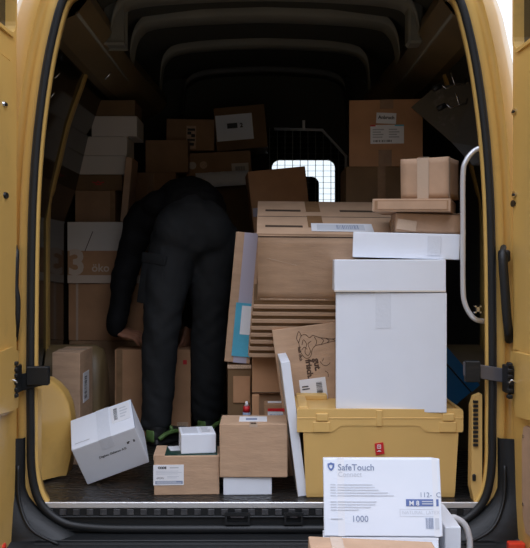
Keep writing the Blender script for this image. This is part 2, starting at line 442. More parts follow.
# black plastic sill step below the floor edge
bm = bmesh.new(); bx(bm, -.80, .78, -.004, .11, -.13, -.0185)
bx(bm, -.80, .78, -.012, 0, -.052, -.044, .002); bx(bm, -.80, .78, -.016, 0, -.098, -.088, .003)
sill = vpart('sill_step', bm, 'black_plastic')
bm = bmesh.new()
x = -.78
while x < .75:
    bx(bm, x, x + .024, -.009, -.001, -.042, -.021, .001); x += .048
M['tread'] = mat('grey_tread', (.055, .055, .058), .5, noise_s=30, noise_a=.5)
vpart('tread_lug', bm, 'tread', sill)['kind'] = 'stuff'
for a, b in ((225, 250), (284, 303)):
    bm = bmesh.new(); X0, X1 = WX(a, 0), WX(b, 0)
    fr = plate([(X0, -.072), (X1, -.072), (X1, -.030), (X0, -.030)], [[(X0 + .008, -.064), (X1 - .008, -.064), (X1 - .008, -.040), (X0 + .008, -.040)]], lambda u, v, t: Vector((u, -.012 - t, v)), .010)
    lo = vpart('latch_slot', fr, 'black_rubber', sill)
    q = bmesh.new(); bx(q, X0 + .02, X1 - .02, -.016, -.004, -.050, -.042, .002); vpart('latch_tongue', q, 'arm_grey', sill)
# bumper
prof = [(-.006, -.104), (-.05, -.110), (-.13, -.122), (-.155, -.15), (-.16, -.24), (-.14, -.34), (-.06, -.40), (0, -.40)]
bm = bmesh.new(); rows = []
for i in range(41):
    t = -1 + 2 * i / 40; X = t * 1.02
    e = max(0, abs(t) - .86) / .14
    up = .33 * e * e; back = .10 * e ** 2
    rows.append([Vector((CX + X, y + back, z + (up if k < 3 else up * .6 if k == 3 else 0))) for k, (y, z) in enumerate(prof)])
grid_mesh(bm, rows)
bump = vpart('bumper', bm, 'black_plastic', smooth=True)
bm = bmesh.new(); rr = random.Random(3)
for z, y in ((-.119, -.10), (-.115, -.075)):
    bx(bm, -.8, .8, y, y + .006, z, z + .006, .002)
vpart('step_ridge', bm, 'black_rubber', bump)
# black corner claddings climbing the frame
for s in (-1, 1):
    bm = bmesh.new(); rows = []
    for k in range(13):
        t = k / 12; z = .235 - .36 * t
        xi = .842 - .0 * t if t < .45 else .842 - (t - .45) ** 2 * .75
        rows.append([Vector((CX + s * (xi), .0, z)), Vector((CX + s * (xi + .004), -.022, z)), Vector((CX + s * (xi + .05 + .01 * t), -.035 - .03 * t, z)), Vector((CX + s * .955, -.020 - .07 * t, z - .01 * t)), Vector((CX + s * (1.0), .02, z))])
    grid_mesh(bm, rows); vpart('corner_cladding', bm, 'black_plastic', smooth=True)
    bm = bmesh.new()
    P = smooth_path([(CX + s * .86, -.03, .14), (CX + s * .85, -.05, .02), (CX + s * .80, -.08, -.07), (CX + s * .70, -.10, -.115)], 5)
    tube(bm, P, .006, 6); vpart('cladding_ridge', bm, 'black_plastic', smooth=True)
for s, a, b, c in ((-1, -6, 6, 543), (1, 507, 524, 541)):
    bm = bmesh.new(); bx(bm, WX(a, -.15), WX(b, -.15), -.172, -.14, WZ(566, -.15), WZ(c, -.15), .006, 2); vpart('tail_light', bm, 'tail')
# pillar trim inside opening on the right, with louvres
bm = bmesh.new(); f_ = lambda u, v, t: Vector((u, .012 + t, v))
bm = plate([(WX(472, 0), .05), (WX(475, 0), .0), (WX(480, 0), .01), (WX(483, 0), .05), (WX(483, 0), .385), (WX(476, 0), .375), (WX(473, 0), .34)], [], f_, .05)
pt = vpart('pillar_trim', bm, 'yellow_plastic')
bm = bmesh.new()
for i in range(11): bx(bm, WX(473.8, 0), WX(478.5, 0), .004, .014, .20 + i * .0155, .209 + i * .0155)
vpart('vent_louvre', bm, 'black_rubber', pt)
bm = bmesh.new(); bx(bm, WX(473, 0), WX(476.5, 0), .004, .014, .075, .10, .003); vpart('latch_hole', bm, 'black_rubber', pt)
bm = plate([(WX(33, 0), -.0), (WX(37, 0), .02), (WX(37, 0), .40), (WX(32, 0), .46), (WX(30, 0), .4)], [], f_, .05)
pt = vpart('pillar_trim', bm, 'yellow_plastic')
bm = bmesh.new(); bx(bm, WX(30.5, 0), WX(33, 0), .002, .014, .16, .37, .002); bx(bm, WX(30.5, 0), WX(33.5, 0), .002, .014, .07, .11, .002); vpart('latch_hole', bm, 'black_rubber', pt)

# corner housing (yellow curved cover bottom left) and wheel arches
def housing(px_edge, x_out, y0, y1, ztop, name, m, xr):
    bm = bmesh.new(); rows = []
    arc = [(x_out, ztop)]
    R0 = .13
    for k in range(9):
        a = R(90 - 90 * k / 8); arc.append((xr - .13 + .13 * math.cos(a), ztop - .16 + .16 * math.sin(a)))
    arc.append((xr, 0)); return arc
arc = [(-.93, .405), (-.875, .408), (-.85, .400), (-.825, .375), (-.800, .335), (-.785, .29), (-.778, .24), (-.774, .18), (-.776, .09), (-.790, .012)]
bm = bmesh.new()
def yv(x): return .22 + (x + .90) * 1.05
rows = [[Vector((x, yv(x), z)) for x, z in arc],
        [Vector((x + .004, yv(x) + .014, z + .010)) for x, z in arc],
        [Vector((x + .002, yv(x) + .024, z - .001)) for x, z in arc],
        [Vector((x + .004, yv(x) + .040, z + .006)) for x, z in arc],
        [Vector((x, yv(x) + .10, z)) for x, z in arc]]
vr = grid_mesh(bm, rows)
face_pts = vr[0]
cvs = [bm.verts.new((-.93, yv(-.93), .012))]
inner = [bm.verts.new((x + (-.93 - x) * .12, yv(x) - .004, z - .012 if z > .1 else z)) for x, z in arc]
for i in range(len(arc) - 1):
    bm.faces.new((face_pts[i], face_pts[i + 1], inner[i + 1], inner[i])); bm.faces.new((inner[i], inner[i + 1], cvs[0]))
vpart('corner_housing', bm, 'yellow', smooth=True)
for s in (-1, 1):
    bm = bmesh.new(); rows = []
    for x, sc in ((1.02, 1), (.80, 1), (.765, .96), (.755, .88)):
        rows.append([Vector((s * x, .97 + .13 * sc * math.cos(R(180 * k / 14)), .47 * sc * math.sin(R(180 * k / 14)) ** .6)) for k in range(15)])
    vr = grid_mesh(bm, rows); bm.faces.new(vr[-1])
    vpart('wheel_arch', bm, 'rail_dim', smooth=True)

# left / right grab handles & grab rail
bm = bmesh.new(); P = smooth_path([(WX(505, -.02), .0, WZ(247, 0)), (WX(502, -.03), -.04, WZ(256, 0)), (WX(503, -.03), -.05, WZ(285, 0)), (WX(505, -.03), -.05, WZ(312, 0)), (WX(508, -.03), -.035, WZ(330, 0)), (WX(511, -.02), .0, WZ(340, 0))], 5)
tube(bm, P, [.011] * 4 + [.016] * (len(P) - 4), 8); bx(bm, WX(499, -.02), WX(509, -.02), -.045, 0, WZ(262, 0), WZ(250, 0), .008, 2)
vpart('grab_handle', bm, 'black_plastic', smooth=True)
bm = bmesh.new(); P = smooth_path([(WX(14, -.02), .0, WZ(246, 0)), (WX(17, -.03), -.04, WZ(254, 0)), (WX(17, -.03), -.05, WZ(285, 0)), (WX(19, -.03), -.05, WZ(300, 0)), (WX(18, -.03), -.045, WZ(322, 0)), (WX(13, -.02), .0, WZ(340, 0))], 5)
tube(bm, P, [.007] * 4 + [.011] * (len(P) - 4), 8); vpart('grab_handle', bm, 'black_plastic', smooth=True)
bm = bmesh.new(); Yr = .05
P = smooth_path([PT(488, 146, Yr + .05), PT(482, 147.5, Yr), PT(474, 151, Yr), PT(466, 161, Yr), PT(463, 176, Yr), PT(463, 230, Yr), PT(463, 285, Yr), PT(464.5, 302, Yr), PT(470, 314, Yr), PT(477, 320, Yr), PT(488, 321.5, Yr + .04)], 5)
tube(bm, P, .0095, 12); M['rail_steel'] = mat('polished_rail', (.74, .75, .78), .3, metal=.45)
vpart('grab_rail', bm, 'rail_steel', smooth=True)
bm = bmesh.new(); bx(bm, WX(474, .03), WX(481, .03), .02, .04, WZ(313, .03), WZ(311.5, .03)); bx(bm, WX(474, .03), WX(481, .03), .02, .04, WZ(307, .03), WZ(305.5, .03)); bx(bm, WX(476, .03), WX(479, .03), .02, .04, WZ(313, .03), WZ(305.5, .03)); vpart('rail_clip', bm, 'chrome')
# door check straps
for s, inx, arm0, arm1, br, zc in ((1, 464, 478, 508, (505, 519), 375), (-1, 48, 20, 34, (8, 19), 376)):
    Y = -.035; sl = 7 if s > 0 else -9
    bm = bmesh.new()
    def q(px, py, dy=0): return PT(px, py, Y + dy)
    xa, xb = (inx, 506) if s > 0 else (18, inx)
    ya0, ya1 = (362, 369) if s > 0 else (375, 367)
    hh = 14 if s > 0 else 17
    vs = [bm.verts.new(q(xa, ya0)), bm.verts.new(q(xb, ya1)), bm.verts.new(q(xb, ya1 + hh)), bm.verts.new(q(xa, ya0 + hh))]
    f = bm.faces.new(vs); r = bmesh.ops.extrude_face_region(bm, geom=[f])
    for v in [g_ for g_ in r['geom'] if isinstance(g_, bmesh.types.BMVert)]: v.co.y += .014
    bmesh.ops.bevel(bm, geom=bm.edges[:], offset=.002, segments=1, affect='EDGES')
    st = vpart('check_strap', bm, 'arm_grey' if s > 0 else 'black_plastic')
    bm = bmesh.new()
    if s > 0:
        bx(bm, WX(465, Y), WX(480, Y), Y - .010, Y + .02, WZ(382, Y), WZ(361, Y), .003)
    else:
        bx(bm, WX(27, Y), WX(49, Y), Y - .012, Y + .02, WZ(385, Y), WZ(366.5, Y), .003)
    vpart('strap_cover', bm, 'black_plastic', st)
    bm = bmesh.new()
    b0, b1 = br
    bx(bm, WX(b0, -.07), WX(b1, -.07), -.10, -.03, WZ(393, -.07), WZ(365, -.07), .005, 2)
    for yy in (363, 369, 375, 382, 389, 395):
        bx(bm, WX(b0 + 1, -.09), WX(b0 + 6, -.09), -.115, -.09, WZ(yy + 3, -.09), WZ(yy - 1, -.09), .003)
        bx(bm, WX(b1 - 5, -.09), WX(b1 + 0, -.09), -.112, -.09, WZ(yy + 2, -.09), WZ(yy - 2, -.09), .003)
    vpart('hinge_bracket', bm, 'black_plastic')
    bm = bmesh.new()
    P = smooth_path([PT((b0 + b1) / 2 - 3, 383, -.12), PT((b0 + b1) / 2, 380, -.125), PT((b0 + b1) / 2 + 4, 383, -.12)], 4); tube(bm, P, .003, 6); vpart('hinge_spring', bm, 'chrome', smooth=True)

# rear doors, swung open to about 90 degrees
for s in (1, -1):
    hx = .880 if s > 0 else -.882
    def g3(a, z, t, s=s, hx=hx): return Vector((hx + s * t + s * .02 * a, -.018 - a, z))
    outer = [(0, .12), (.004, .05), (.02, -.03), (.045, -.10), (.085, -.17), (.14, -.22), (.76, -.24), (.80, -.20), (.80, 1.55), (.76, 1.85), (.70, 2.0), (.06, 2.0), (.03, 1.99), (0, 1.95)]
    wz = 1.60 if s > 0 else 1.655
    hole = rrect(.030, wz, .70, 1.93, .05)
    bm = plate(outer, [hole], g3, .055)
    dr = vpart('rear_door', bm, 'yellow')
    bm = plate(hole, [], lambda u, v, t: g3(u, v, t + .03), .005); vpart('door_window', bm, 'tinted', dr)
    h2 = rrect(.018, wz - .013, .712, 1.942, .055)
    bm = plate(h2, [hole], lambda u, v, t: g3(u, v, -t), .008); vpart('window_rim', bm, 'yellow', dr)
    # raised inner pressing with large rounded corner
    pr = [(.028, .55), (.028, 1.40), (.034, 1.47), (.055, 1.53), (.09, 1.555), (.70, 1.555), (.72, 1.5), (.72, .60), (.70, .55)]
    bm = plate(pr, [], lambda u, v, t: g3(u, v, -t), .009)
    bmesh.ops.bevel(bm, geom=[e for e in bm.edges if len(e.link_faces) == 2 and e.calc_face_angle(0) > .8], offset=.006, segments=3, affect='EDGES')
    vpart('inner_pressing', bm, 'yellow', dr, smooth=False)
    pr = [(.032, .48), (.055, .54), (.11, .56), (.70, .56), (.72, .40), (.10, .34), (.060, .36), (.032, .42)]
    bm = plate(pr, [], lambda u, v, t: g3(u, v, -t), .022)
    bmesh.ops.bevel(bm, geom=[e for e in bm.edges if len(e.link_faces) == 2 and e.calc_face_angle(0) > .8], offset=.010, segments=3, affect='EDGES')
    vpart('inner_pressing', bm, 'yellow', dr)
    if s < 0: dx_ = .12
    else: dx_ = 0
    pr = [(.12, .05), (.12, .26), (.135, .30), (.16, .31), (.70, .31), (.70, -.05), (.16, -.05), (.13, -.01)]
    pr = [(min(.7, u + dx_), v) for u, v in pr]
    bm = plate(pr, [], lambda u, v, t: g3(u, v, -t), .007); tp = vpart('trim_panel', bm, 'kraft_pink', dr)
    for (a, z) in ((.14 + dx_, .04), (.14 + dx_, .27)):
        bm = bmesh.new(); bmesh.ops.create_cone(bm, cap_ends=True, segments=12, radius1=.006, radius2=.005, depth=.004, matrix=Matrix.Translation(g3(a, z, -.009)) @ Matrix.Rotation(R(90), 4, 'Y')); vpart('screw', bm, 'chrome', dr)
    spots = [(.048, 1.385, 'chrome'), (.050, 1.095, 'chrome'), (.040, 1.065, 'black_rubber')] if s > 0 else [(.155, 1.39, 'chrome'), (.145, 1.085, 'black_rubber')]
    for a, z, mm in spots:
        rr_ = .012 if mm == 'black_rubber' else .011
        bm = bmesh.new(); bmesh.ops.create_cone(bm, cap_ends=True, segments=16, radius1=rr_, radius2=rr_ * .8, depth=.006, matrix=Matrix.Translation(g3(a, z, -.011)) @ Matrix.Rotation(R(90), 4, 'Y') @ Matrix.Scale(2.2 if mm != 'x' else 1, 4, (0, 1, 0)))
        vpart('hole_plug', bm, mm, dr)
        if mm == 'chrome':
            bm = bmesh.new(); bmesh.ops.create_cone(bm, cap_ends=True, segments=12, radius1=.005, radius2=.005, depth=.003, matrix=Matrix.Translation(g3(a, z, -.0155)) @ Matrix.Rotation(R(90), 4, 'Y') @ Matrix.Scale(2.2, 4, (0, 1, 0))); vpart('hole_plug', bm, 'black_rubber', dr)

# wall hooks
def hook(pts, tip, Y, nm='wall_hook'):
    bm = bmesh.new()
    P = [PT(x, y, Y + dy) for x, y, dy in pts]; tube(bm, P, .0038, 6)
    h = vpart(nm, bm, 'chrome', smooth=True)
    if tip:
        bm = bmesh.new(); (ax, ay), (bx_, by) = tip; tube(bm, [PT(ax, ay, Y), PT(bx_, by, Y)], .012, 8); vpart('hook_sleeve', bm, 'black_plastic', h, smooth=True)
for (dx, dy) in ((0, 0), (4.5, 19.5)):
    bm = bmesh.new(); Y = .5
    hook([(466 + dx * .3, 79 + dy, .05), (465 + dx * .3, 84 + dy, .0), (455 + dx, 85.5 + dy, 0), (446 + dx, 88.5 + dy, 0), (441 + dx, 84.5 + dy, 0)], ((441 + dx, 85.5 + dy), (433 + dx, 89.5 + dy)), Y)
    tube(bm, [PT(455 + dx, 85.5 + dy, Y), PT(451 + dx, 73 + dy, Y)], .0038, 6); vpart('hook_prong', bm, 'chrome', smooth=True)
hook([(48, 74, .0), (51, 76, 0), (55, 78, 0), (60, 73, 0)], None, .5)
hook([(45, 94, .0), (48, 96, 0), (51, 97, 0), (55, 92, 0)], None, .5)
hook([(105, 79, 0), (109, 75, 0), (111, 72, 0)], None, .9)
bm = plate([(WX(418, .62), WZ(100, .62)), (WX(440, .62), WZ(82, .62)), (.93, WZ(80, .62)), (1.0, WZ(150, .62)), (1.0, WZ(165, .62)), (WX(474, .62), WZ(165, .62)), (WX(455, .62), WZ(140, .62))], [], lambda u, v, t: Vector((u, .62 + t + max(0, .93 - u) * .6, v)), .01)
M['felt'] = mat('greasy_grey_panel', (.07, .06, .045), .45, noise_s=4, noise_a=.3, dirt=(.35, .32, .30), dirt_s=3, dirt_t=(.55, .7))
vpart('corner_panel', bm, 'felt')

# partition with mesh window, cab, windscreen
YP = 2.25
outer = [(-1.0, 0), (1.0, 0), (1.0, 1.1), (.93, 1.5), (.82, 1.8), (.6, 2.0), (0, 2.04), (-.6, 2.0), (-.82, 1.8), (-.93, 1.5), (-1.0, 1.1)]
X0, X1 = WX(268, YP), WX(347, YP); Z1 = WZ(128, YP); Z0 = WZ(262, YP)
hole = [(X0, Z0), (X1, Z0), (X1, WZ(155, YP)), (WX(323, YP), Z1), (X0, Z1)]
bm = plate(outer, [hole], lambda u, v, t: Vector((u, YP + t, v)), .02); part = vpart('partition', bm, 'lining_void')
bm = bmesh.new(); tube(bm, [PT(274, 129, YP - .02), PT(322, 130, YP - .02), PT(346, 156, YP - .02), PT(347, 262, YP - .02)], .010, 8); vpart('mesh_frame', bm, 'grey_tube', part, smooth=True)
bm = bmesh.new()
x = X0 + .01
while x < X1:
    zt = Z1 if x < WX(323, YP) else Z1 - (x - WX(323, YP)) / (X1 - WX(323, YP)) * (Z1 - WZ(155, YP)); tube(bm, [(x, YP + .01, Z0), (x, YP + .01, zt)], .0022, 5); x += .048
z = Z0 + .03
while z < Z1 - .01: tube(bm, [(X0, YP + .008, z), (X1, YP + .008, z)], .0012, 5); z += .036
vpart('wire_mesh', bm, 'pallet', part)
bm = bmesh.new(); bx(bm, WX(302, YP), WX(305, YP), YP - .03, YP - .015, WZ(131, YP), WZ(121, YP), .002); vpart('mesh_catch', bm, 'alu', part)
YW = 3.65
hole = rrect(WX(272, YW), WZ(250, YW), WX(335, YW), WZ(160, YW), .06)
bm = plate([(x * .98, z) for x, z in outer], [hole], lambda u, v, t: Vector((u, YW + t, v)), .03); fr = vpart('windscreen_frame', bm, 'lining_void')
bm = plate(hole, [], lambda u, v, t: Vector((u, YW + .01 + t, v)), .004); vpart('windscreen', bm, 'glass')
bm = bmesh.new(); Y = 2.75; bx(bm, WX(292, Y), WX(319.5, Y), Y, Y + .10, WZ(262, Y), WZ(176, Y), .05, 4); vpart('headrest', bm, 'jacket', smooth=True)
bm = bmesh.new(); Y = 3.3; bx(bm, WX(322 - 13, Y), WX(318, Y), Y, Y + .05, WZ(205, Y), WZ(195, Y), .004); vpart('dash_panel', bm, 'card_grey')

# ============================================================ CRATE
Yc = .06
cr = empty('storage_crate', (WX(380, Yc), Yc + .20, 0)); tag(cr, 'large yellow plastic storage crate under the big white boxes', 'crate')
cm = Matrix.Translation((-WX(380, Yc), -(Yc + .20), 0))
def cpart(name, bm, m, parent=None, smooth=False):
    bm.transform(cm); return link(name, bm, m, parent or cr, smooth)
bm = bmesh.new(); zt = WZ(422, Yc); rows = []
for z, e in ((0, .006), (.004, .002), (.02, 0), (zt, -.012), (zt, .004), (.03, .014)):
    x0, x1, y0, y1 = WX(306, Yc) + e, WX(455, Yc) - e, Yc + e, Yc + .40 - e
    rows.append([Vector(p) for p in ((x0, y0, z), (x1, y0, z), (x1, y1, z), (x0, y1, z))])
vr = grid_mesh(bm, rows, close=True); bm.faces.new(vr[0]); bm.faces.new(vr[-1])
cpart('crate_body', bm, 'yellow_plastic')
# lid: rim skirt with stepped lower edge + top plate with raised border
zr = WZ(409, Yc - .01) ; zl = WZ(427.5, Yc)
x0, x1 = WX(297, Yc - .01), WX(463, Yc - .01)
def lx(p): return WX(p, Yc - .01)
def lz(p): return WZ(p, Yc - .01)
sk = [(x0, lz(432)), (lx(331), lz(432)), (lx(335), lz(430)), (lx(341), lz(425.5)), (lx(419), lz(425.5)), (lx(424), lz(430)), (lx(428), lz(432)), (x1 - .004, lz(432)), (x1, lz(430)), (x1, lz(411)), (x1 - .006, lz(409)), (x0 + .006, lz(409)), (x0, lz(411))]
bm = plate(sk, [], lambda u, v, t: Vector((u, Yc - .014 + t, v)), .016)
bx(bm, x0, x0 + .012, Yc, Yc + .40, lz(430), lz(410)); bx(bm, x1 - .012, x1, Yc, Yc + .40, lz(430), lz(410)); bx(bm, x0, x1, Yc + .39, Yc + .405, lz(430), lz(410))
zt = WZ(411, .06)
bx(bm, x0, x1, Yc - .01, Yc + .40, zt - .014, zt - .004, .002)
lid = cpart('crate_lid', bm, 'yellow_plastic')
bm = bmesh.new()
bx(bm, x0, x1, Yc - .016, Yc - .006, lz(418.5), lz(417.5), .001)
cpart('rim_ridge', bm, 'yellow_plastic', lid)
for a in (316, 442):   # lid clips
    bm = bmesh.new()
    bx(bm, lx(a), lx(a + 12), Yc - .020, Yc - .004, lz(421), lz(413), .004, 2)
    bx(bm, lx(a - 3), lx(a + 14), Yc - .018, Yc - .004, lz(432), lz(421.5), .002)
    cpart('lid_clip', bm, 'yellow_plastic', lid)
bm = bmesh.new(); bx(bm, lx(376), lx(382), Yc - .018, Yc - .004, lz(426), lz(410), .002); cpart('lid_rib', bm, 'yellow_plastic', lid)
bm = bmesh.new(); bx(bm, lx(299), lx(333), Yc + .27, Yc + .40, zt - .006, zt + .018, .006, 2); bx(bm, lx(299), lx(309), Yc + .02, Yc + .40, zt - .006, zt + .012, .004, 2); cpart('lid_border', bm, 'yellow_plastic', lid)
f2 = lambda u, v, t: Vector((u, Yc - .0085 - t, v))
lw = [(lx(374.6), lz(443.6)), (lx(383.2), lz(442.2)), (lx(384.4), lz(453.6)), (lx(375.8), lz(455))]
bm = plate(lw, [], f2, .003); rl = cpart('sticker', bm, 'red'); rl['label'] = 'red sticker with white mark'
bm = bmesh.new()
c0, cz = lx(379), lz(446.8)
for dx, dz, w_, h_ in ((-.006, .006, .012, .002), (-.006, -.006, .012, .002), (-.007, -.006, .002, .014), (.005, -.006, .002, .014), (-.002, -.001, .004, .004), (-.008, -.017, .016, .0015), (-.003, -.014, .008, .0015)):
    bx(bm, c0 + dx, c0 + dx + w_, Yc - .0135, Yc - .0112, cz + dz, cz + dz + h_)
cpart('sticker_mark', bm, 'label', rl)

# ============================================================ RIGHT STACK
zc = zt - .004 - .001
A = fbox('white_carton', 'large plain white square box standing on the yellow crate', 339, 449, 292.5, 411, .055, .27, 'card_white', zb=WZ(411, .06) - .004, rot=(0, 0, R(-4.5)))
A.patch('tape', 'top', .35, 0, .5, 1, 'tape_white'); A.patch('tape', 'front', .36, .70, .50, 1, 'tape_white', t=.0008)
zA = A.root.location.z + A.h
B = fbox('white_carton', 'low white box lying directly on top of the large white box', 336.5, 447.5, 259.5, 291, .05, .27, 'card_white', zb=zA + .002, rot=(0, 0, R(-3.2)))
B.patch('lid_fold', 'front', .0, .0, 1, .05, 'card_grey', t=.001); B.patch('lid_fold', 'left', .3, .0, .32, 1, 'card_grey', t=.001)
zB = B.root.location.z + B.h
C_ = fbox('white_carton', 'long white box with bowed top below the brown mailers', 356, 462, 233, 262, .10, .23, 'card_white', zb=zB + .004, rot=(0, R(1.6), R(-6)))
C_.patch('tape', 'front', .70, .15, .82, .9, 'tape_white', t=.0008, lift=.002)
zC = C_.root.location.z + C_.h + .002
Dd = fbox('kraft_mailer', 'flat brown carton with torn open flap lying on long white box', 398, 462, 213, 233, .14, .24, 'kraft_pink', zb=zC, rot=(0, R(2), R(-4)), wonk=.003)
Dd.patch('open_flap', 'left', -.05, -.1, .55, .75, 'kraft_edge', t=.004, rot=R(0)); Dd.patch('tape', 'front', .02, .10, .32, .62, 'tape_clear', lift=.003, rot=R(-6), label='pale torn tape')
Dd.patch('flap_seam', 'front', .0, .95, 1, .99, 'gap', lift=.003)
zD = zC + Dd.h + .004
Ee = fbox('kraft_mailer', 'thin flat brown mailer box directly under the taped cube', 383, 460, 198.5, 213, .10, .25, 'kraft_pink', zb=zD, rot=(0, R(1), R(-17)))
Ee.patch('front_opening', 'front', .02, .12, .97, .86, 'kraft_dark'); Ee.patch('front_flap', 'front', .06, .16, .95, .80, 'kraft_pink', t=.003)
Ee.patch('end_flap', 'left', 0, 0, 1, 1, 'kraft_edge', t=.003)
zE = zD + Ee.h
Ff = fbox('kraft_carton', 'small brown cube box with clear tape down its front', 410, 459, 157.5, 198, .14, .165, 'kraft_pink', zb=zE + .004, rot=(0, 0, R(-27)), wonk=.002)
Ff.patch('tape', 'front', .36, -.0, .60, 1, 'tape_clear', t=.0008, lift=.002); Ff.patch('tape', 'top', .36, 0, .60, 1, 'tape_clear', t=.0008, lift=.002)
Ff.patch('tape', 'right', .0, .0, .12, 1, 'tape_clear', t=.0008, lift=.002)
# ---- G column
Yg = .92
base = fbox('kraft_carton', 'dark brown box under the labelled brown box at the back right', 346, 425, 166.5, 222, Yg, .30, 'kraft_dim')
base.patch('tape', 'front', .40, 0, .5, 1, 'tape_brown')
base2 = Carton('kraft_carton', 'tall dark box at the bottom of the back right column', 'box', .38, .32, base.root.location.z, (base.root.location.x, Yg + .16, 0), (0, 0, 0), 'kraft_dim')
G = fbox('kraft_carton', 'brown box with two white labels high at back right', 352.5, 425.5, 99.5, 166, Yg, .28, 'kraft_warm', zb=base.root.location.z + base.h, rot=(0, 0, R(-6)))
G.patch('tape', 'front', .42, .86, .60, 1, 'tape_brown'); G.patch('tape', 'front', .40, .0, .58, .25, 'tape_brown')
lb = G.patch('shipping_label', 'front', .37, .64, .64, .80, 'label', rot=R(-3), lift=.0015); G.text('Anbruch', 'front', .395, .715, .0215, 'print', rot=R(-3), bold=.0008, lift=.0035, parent=lb)
lb = G.patch('shipping_label', 'front', .29, .34, .745, .62, 'label', lift=.001)
G.patch('label_stripe', 'front', .29, .60, .36, .62, 'red', lift=.0026, parent=lb); G.patch('label_stripe', 'front', .62, .60, .745, .62, 'turquoise', lift=.0026, parent=lb)
G.lines('front', .32, .42, .50, .57, 4, parent=lb, lift=.003); G.lines('front', .54, .42, .72, .57, 4, parent=lb, lift=.003); G.barcode('front', .33, .365, .58, .395, 'print', n=20, parent=lb, lift=.003)

# ---- H stack: tilted big carton over flattened cartons
tilt = R(19)
Yh = .46
zs0 = WZ(356, Yh)
J = fbox('kraft_carton', 'brown box at the bottom under the stack of flattened cartons', 254, 330, 393, 500, .52, .34, 'kraft_dark', zb=0)
I = fbox('kraft_carton', 'plain brown box just below the stack of flattened cartons', 252, 322, 355.5, 393, .50, .18, 'kraft_warm', zb=J.root.location.z + J.h)
I.patch('flap_seam', 'front', 0, .02, 1, .04, 'gap')
Hx0, Hx1 = WX(249, Yh), WX(388, Yh)
nsh = 8; th = .0305
piv = Vector((0, Yh - .02, zs0))
up = Vector((0, -math.sin(tilt), math.cos(tilt)))
for i in range(nsh):
    w_ = Hx1 - Hx0 + random.uniform(-.004, .004); cx = (Hx0 + Hx1) / 2 + i * .0028
    d_ = .44
    p = piv + up * (i * th) + Vector((0, math.cos(tilt), math.sin(tilt))) * (d_ / 2 + random.uniform(0, .004))
    c = Carton('flattened_carton', ['lowest flattened brown carton in the pile below the big box', 'second lowest flattened carton in the pile of eight', 'third flattened carton from the bottom of the pile', 'fourth flattened carton from the bottom of the pile', 'fourth flattened carton from the top of the pile', 'third flattened carton from the top of the pile', 'second flattened carton from the top of the pile', 'topmost flattened carton directly beneath the big box'][i],
               'flattened carton', w_, d_, th * .97, (cx, p.y, p.z), (tilt + R(random.uniform(-.3, .3)) * 0, R(.5), 0), 'kraft_dim', group='flattened cartons in the pile', bevel=0)
    c.patch('front_lip', 'front', 0, .0, 1, .42, 'kraft', t=.012); c.patch('front_lip', 'left', 0, 0, 1, .48, 'kraft', t=.004)  # dark body colour above each lip paints the shade in the pile's gaps
hh = .275; dH = .49
p = piv + up * (nsh * th) + Vector((0, math.cos(tilt), math.sin(tilt))) * (dH / 2)
Hh = Carton('kraft_carton', 'largest brown box with scuffed front tilted forward on flattened cartons', 'box', WX(391, Yh) - WX(256, Yh), dH, hh, ((WX(256, Yh) + WX(391, Yh)) / 2 + .008, p.y, p.z), (tilt, R(.6), 0), 'kraft', wonk=.0022)
Hh.patch('top_flap', 'top', -.01, .0, 1.01, .49, 'kraft', t=.004, lift=.001); Hh.patch('top_flap', 'top', -.01, .51, 1.01, 1.0, 'kraft', t=.004, lift=.001)
Hh.patch('flap_gap', 'top', -.005, .485, 1.005, .512, 'gap', t=.001, lift=.0035)
for u0, v0 in ((.05, .18), (.05, .66), (.62, .66)): Hh.patch('handle_slot', 'top', u0, v0, u0 + .27, v0 + .055, 'gap', t=.001, lift=.0045, rot=R(-1))
for v0 in (.35, .82): Hh.patch('tape', 'top', .36, v0 - .17, .47, v0 + .17, 'tape_brown', t=.0008, lift=.0055)
Hh.patch('flap_edge', 'front', 0, .965, 1, .985, 'gap', t=.001, lift=.003)
lb = Hh.patch('shipping_label', 'top', .38, .06, .82, .28, 'label', lift=.007, rot=R(-1)); Hh.patch('label_print', 'top', .42, .09, .76, .24, 'print_pale', lift=.009, t=.0005, parent=lb, rot=R(-1)); Hh.barcode('top', .56, .11, .72, .22, 'print_slate', parent=lb, lift=.0105)
# scuffs on the front
Hh.patch('scuff', 'front', .06, .60, .28, .605, 'tape_clear', lift=.003, rot=R(-14), t=.0005); Hh.patch('scuff', 'front', .02, .02, .5, .035, 'kraft_edge', lift=.003, t=.0005)
# back support
sup = Carton('kraft_carton', 'brown box standing behind, propping up the flattened cartons', 'box', .34, .14, zs0 + .085, (.12, .94 - .13 + .02, 0), (0, 0, 0), 'kraft_dim')
sup.root.location = (.13, .955 - .06, 0)

# ---- gut frisch box
Yx = .37
def stroke(bm, car, face, pts, wd, lift):
    O, U, V, N, W, H = car.frame(face)
    P = [Vector(p) for p in pts]
    for a, b in zip(P, P[1:]):
        d = (b - a)
        if d.length < 1e-6: continue
        d.normalize(); n = Vector((-d.y, d.x)) * wd / 2; a2 = a - d * wd * .3; b2 = b + d * wd * .3
        bm.faces.new([bm.verts.new(O + U * q.x + V * q.y + N * lift) for q in (a2 - n, b2 - n, b2 + n, a2 + n)])
X = Carton('printed_carton', 'brown printed box with vegetable drawing leaning behind the yellow crate', 'box', .30, .06, .588, (.2534, Yx + .03, .0197 + .002), (0, R(-7.5), 0), 'kraft', bevel=.002)
lb = X.patch('shipping_label', 'front', .27, .47, .625, .64, 'label', lift=.0005)
X.lines('front', .30, .565, .40, .60, 2, 'print', parent=lb, lift=.003); X.barcode('front', .49, .50, .57, .615, 'print', horiz=True, n=20, parent=lb, lift=.003)
X.text('gut.', 'front', .505, .772, .034, 'print_brown', rot=R(-90), bold=.0016, lift=.001)
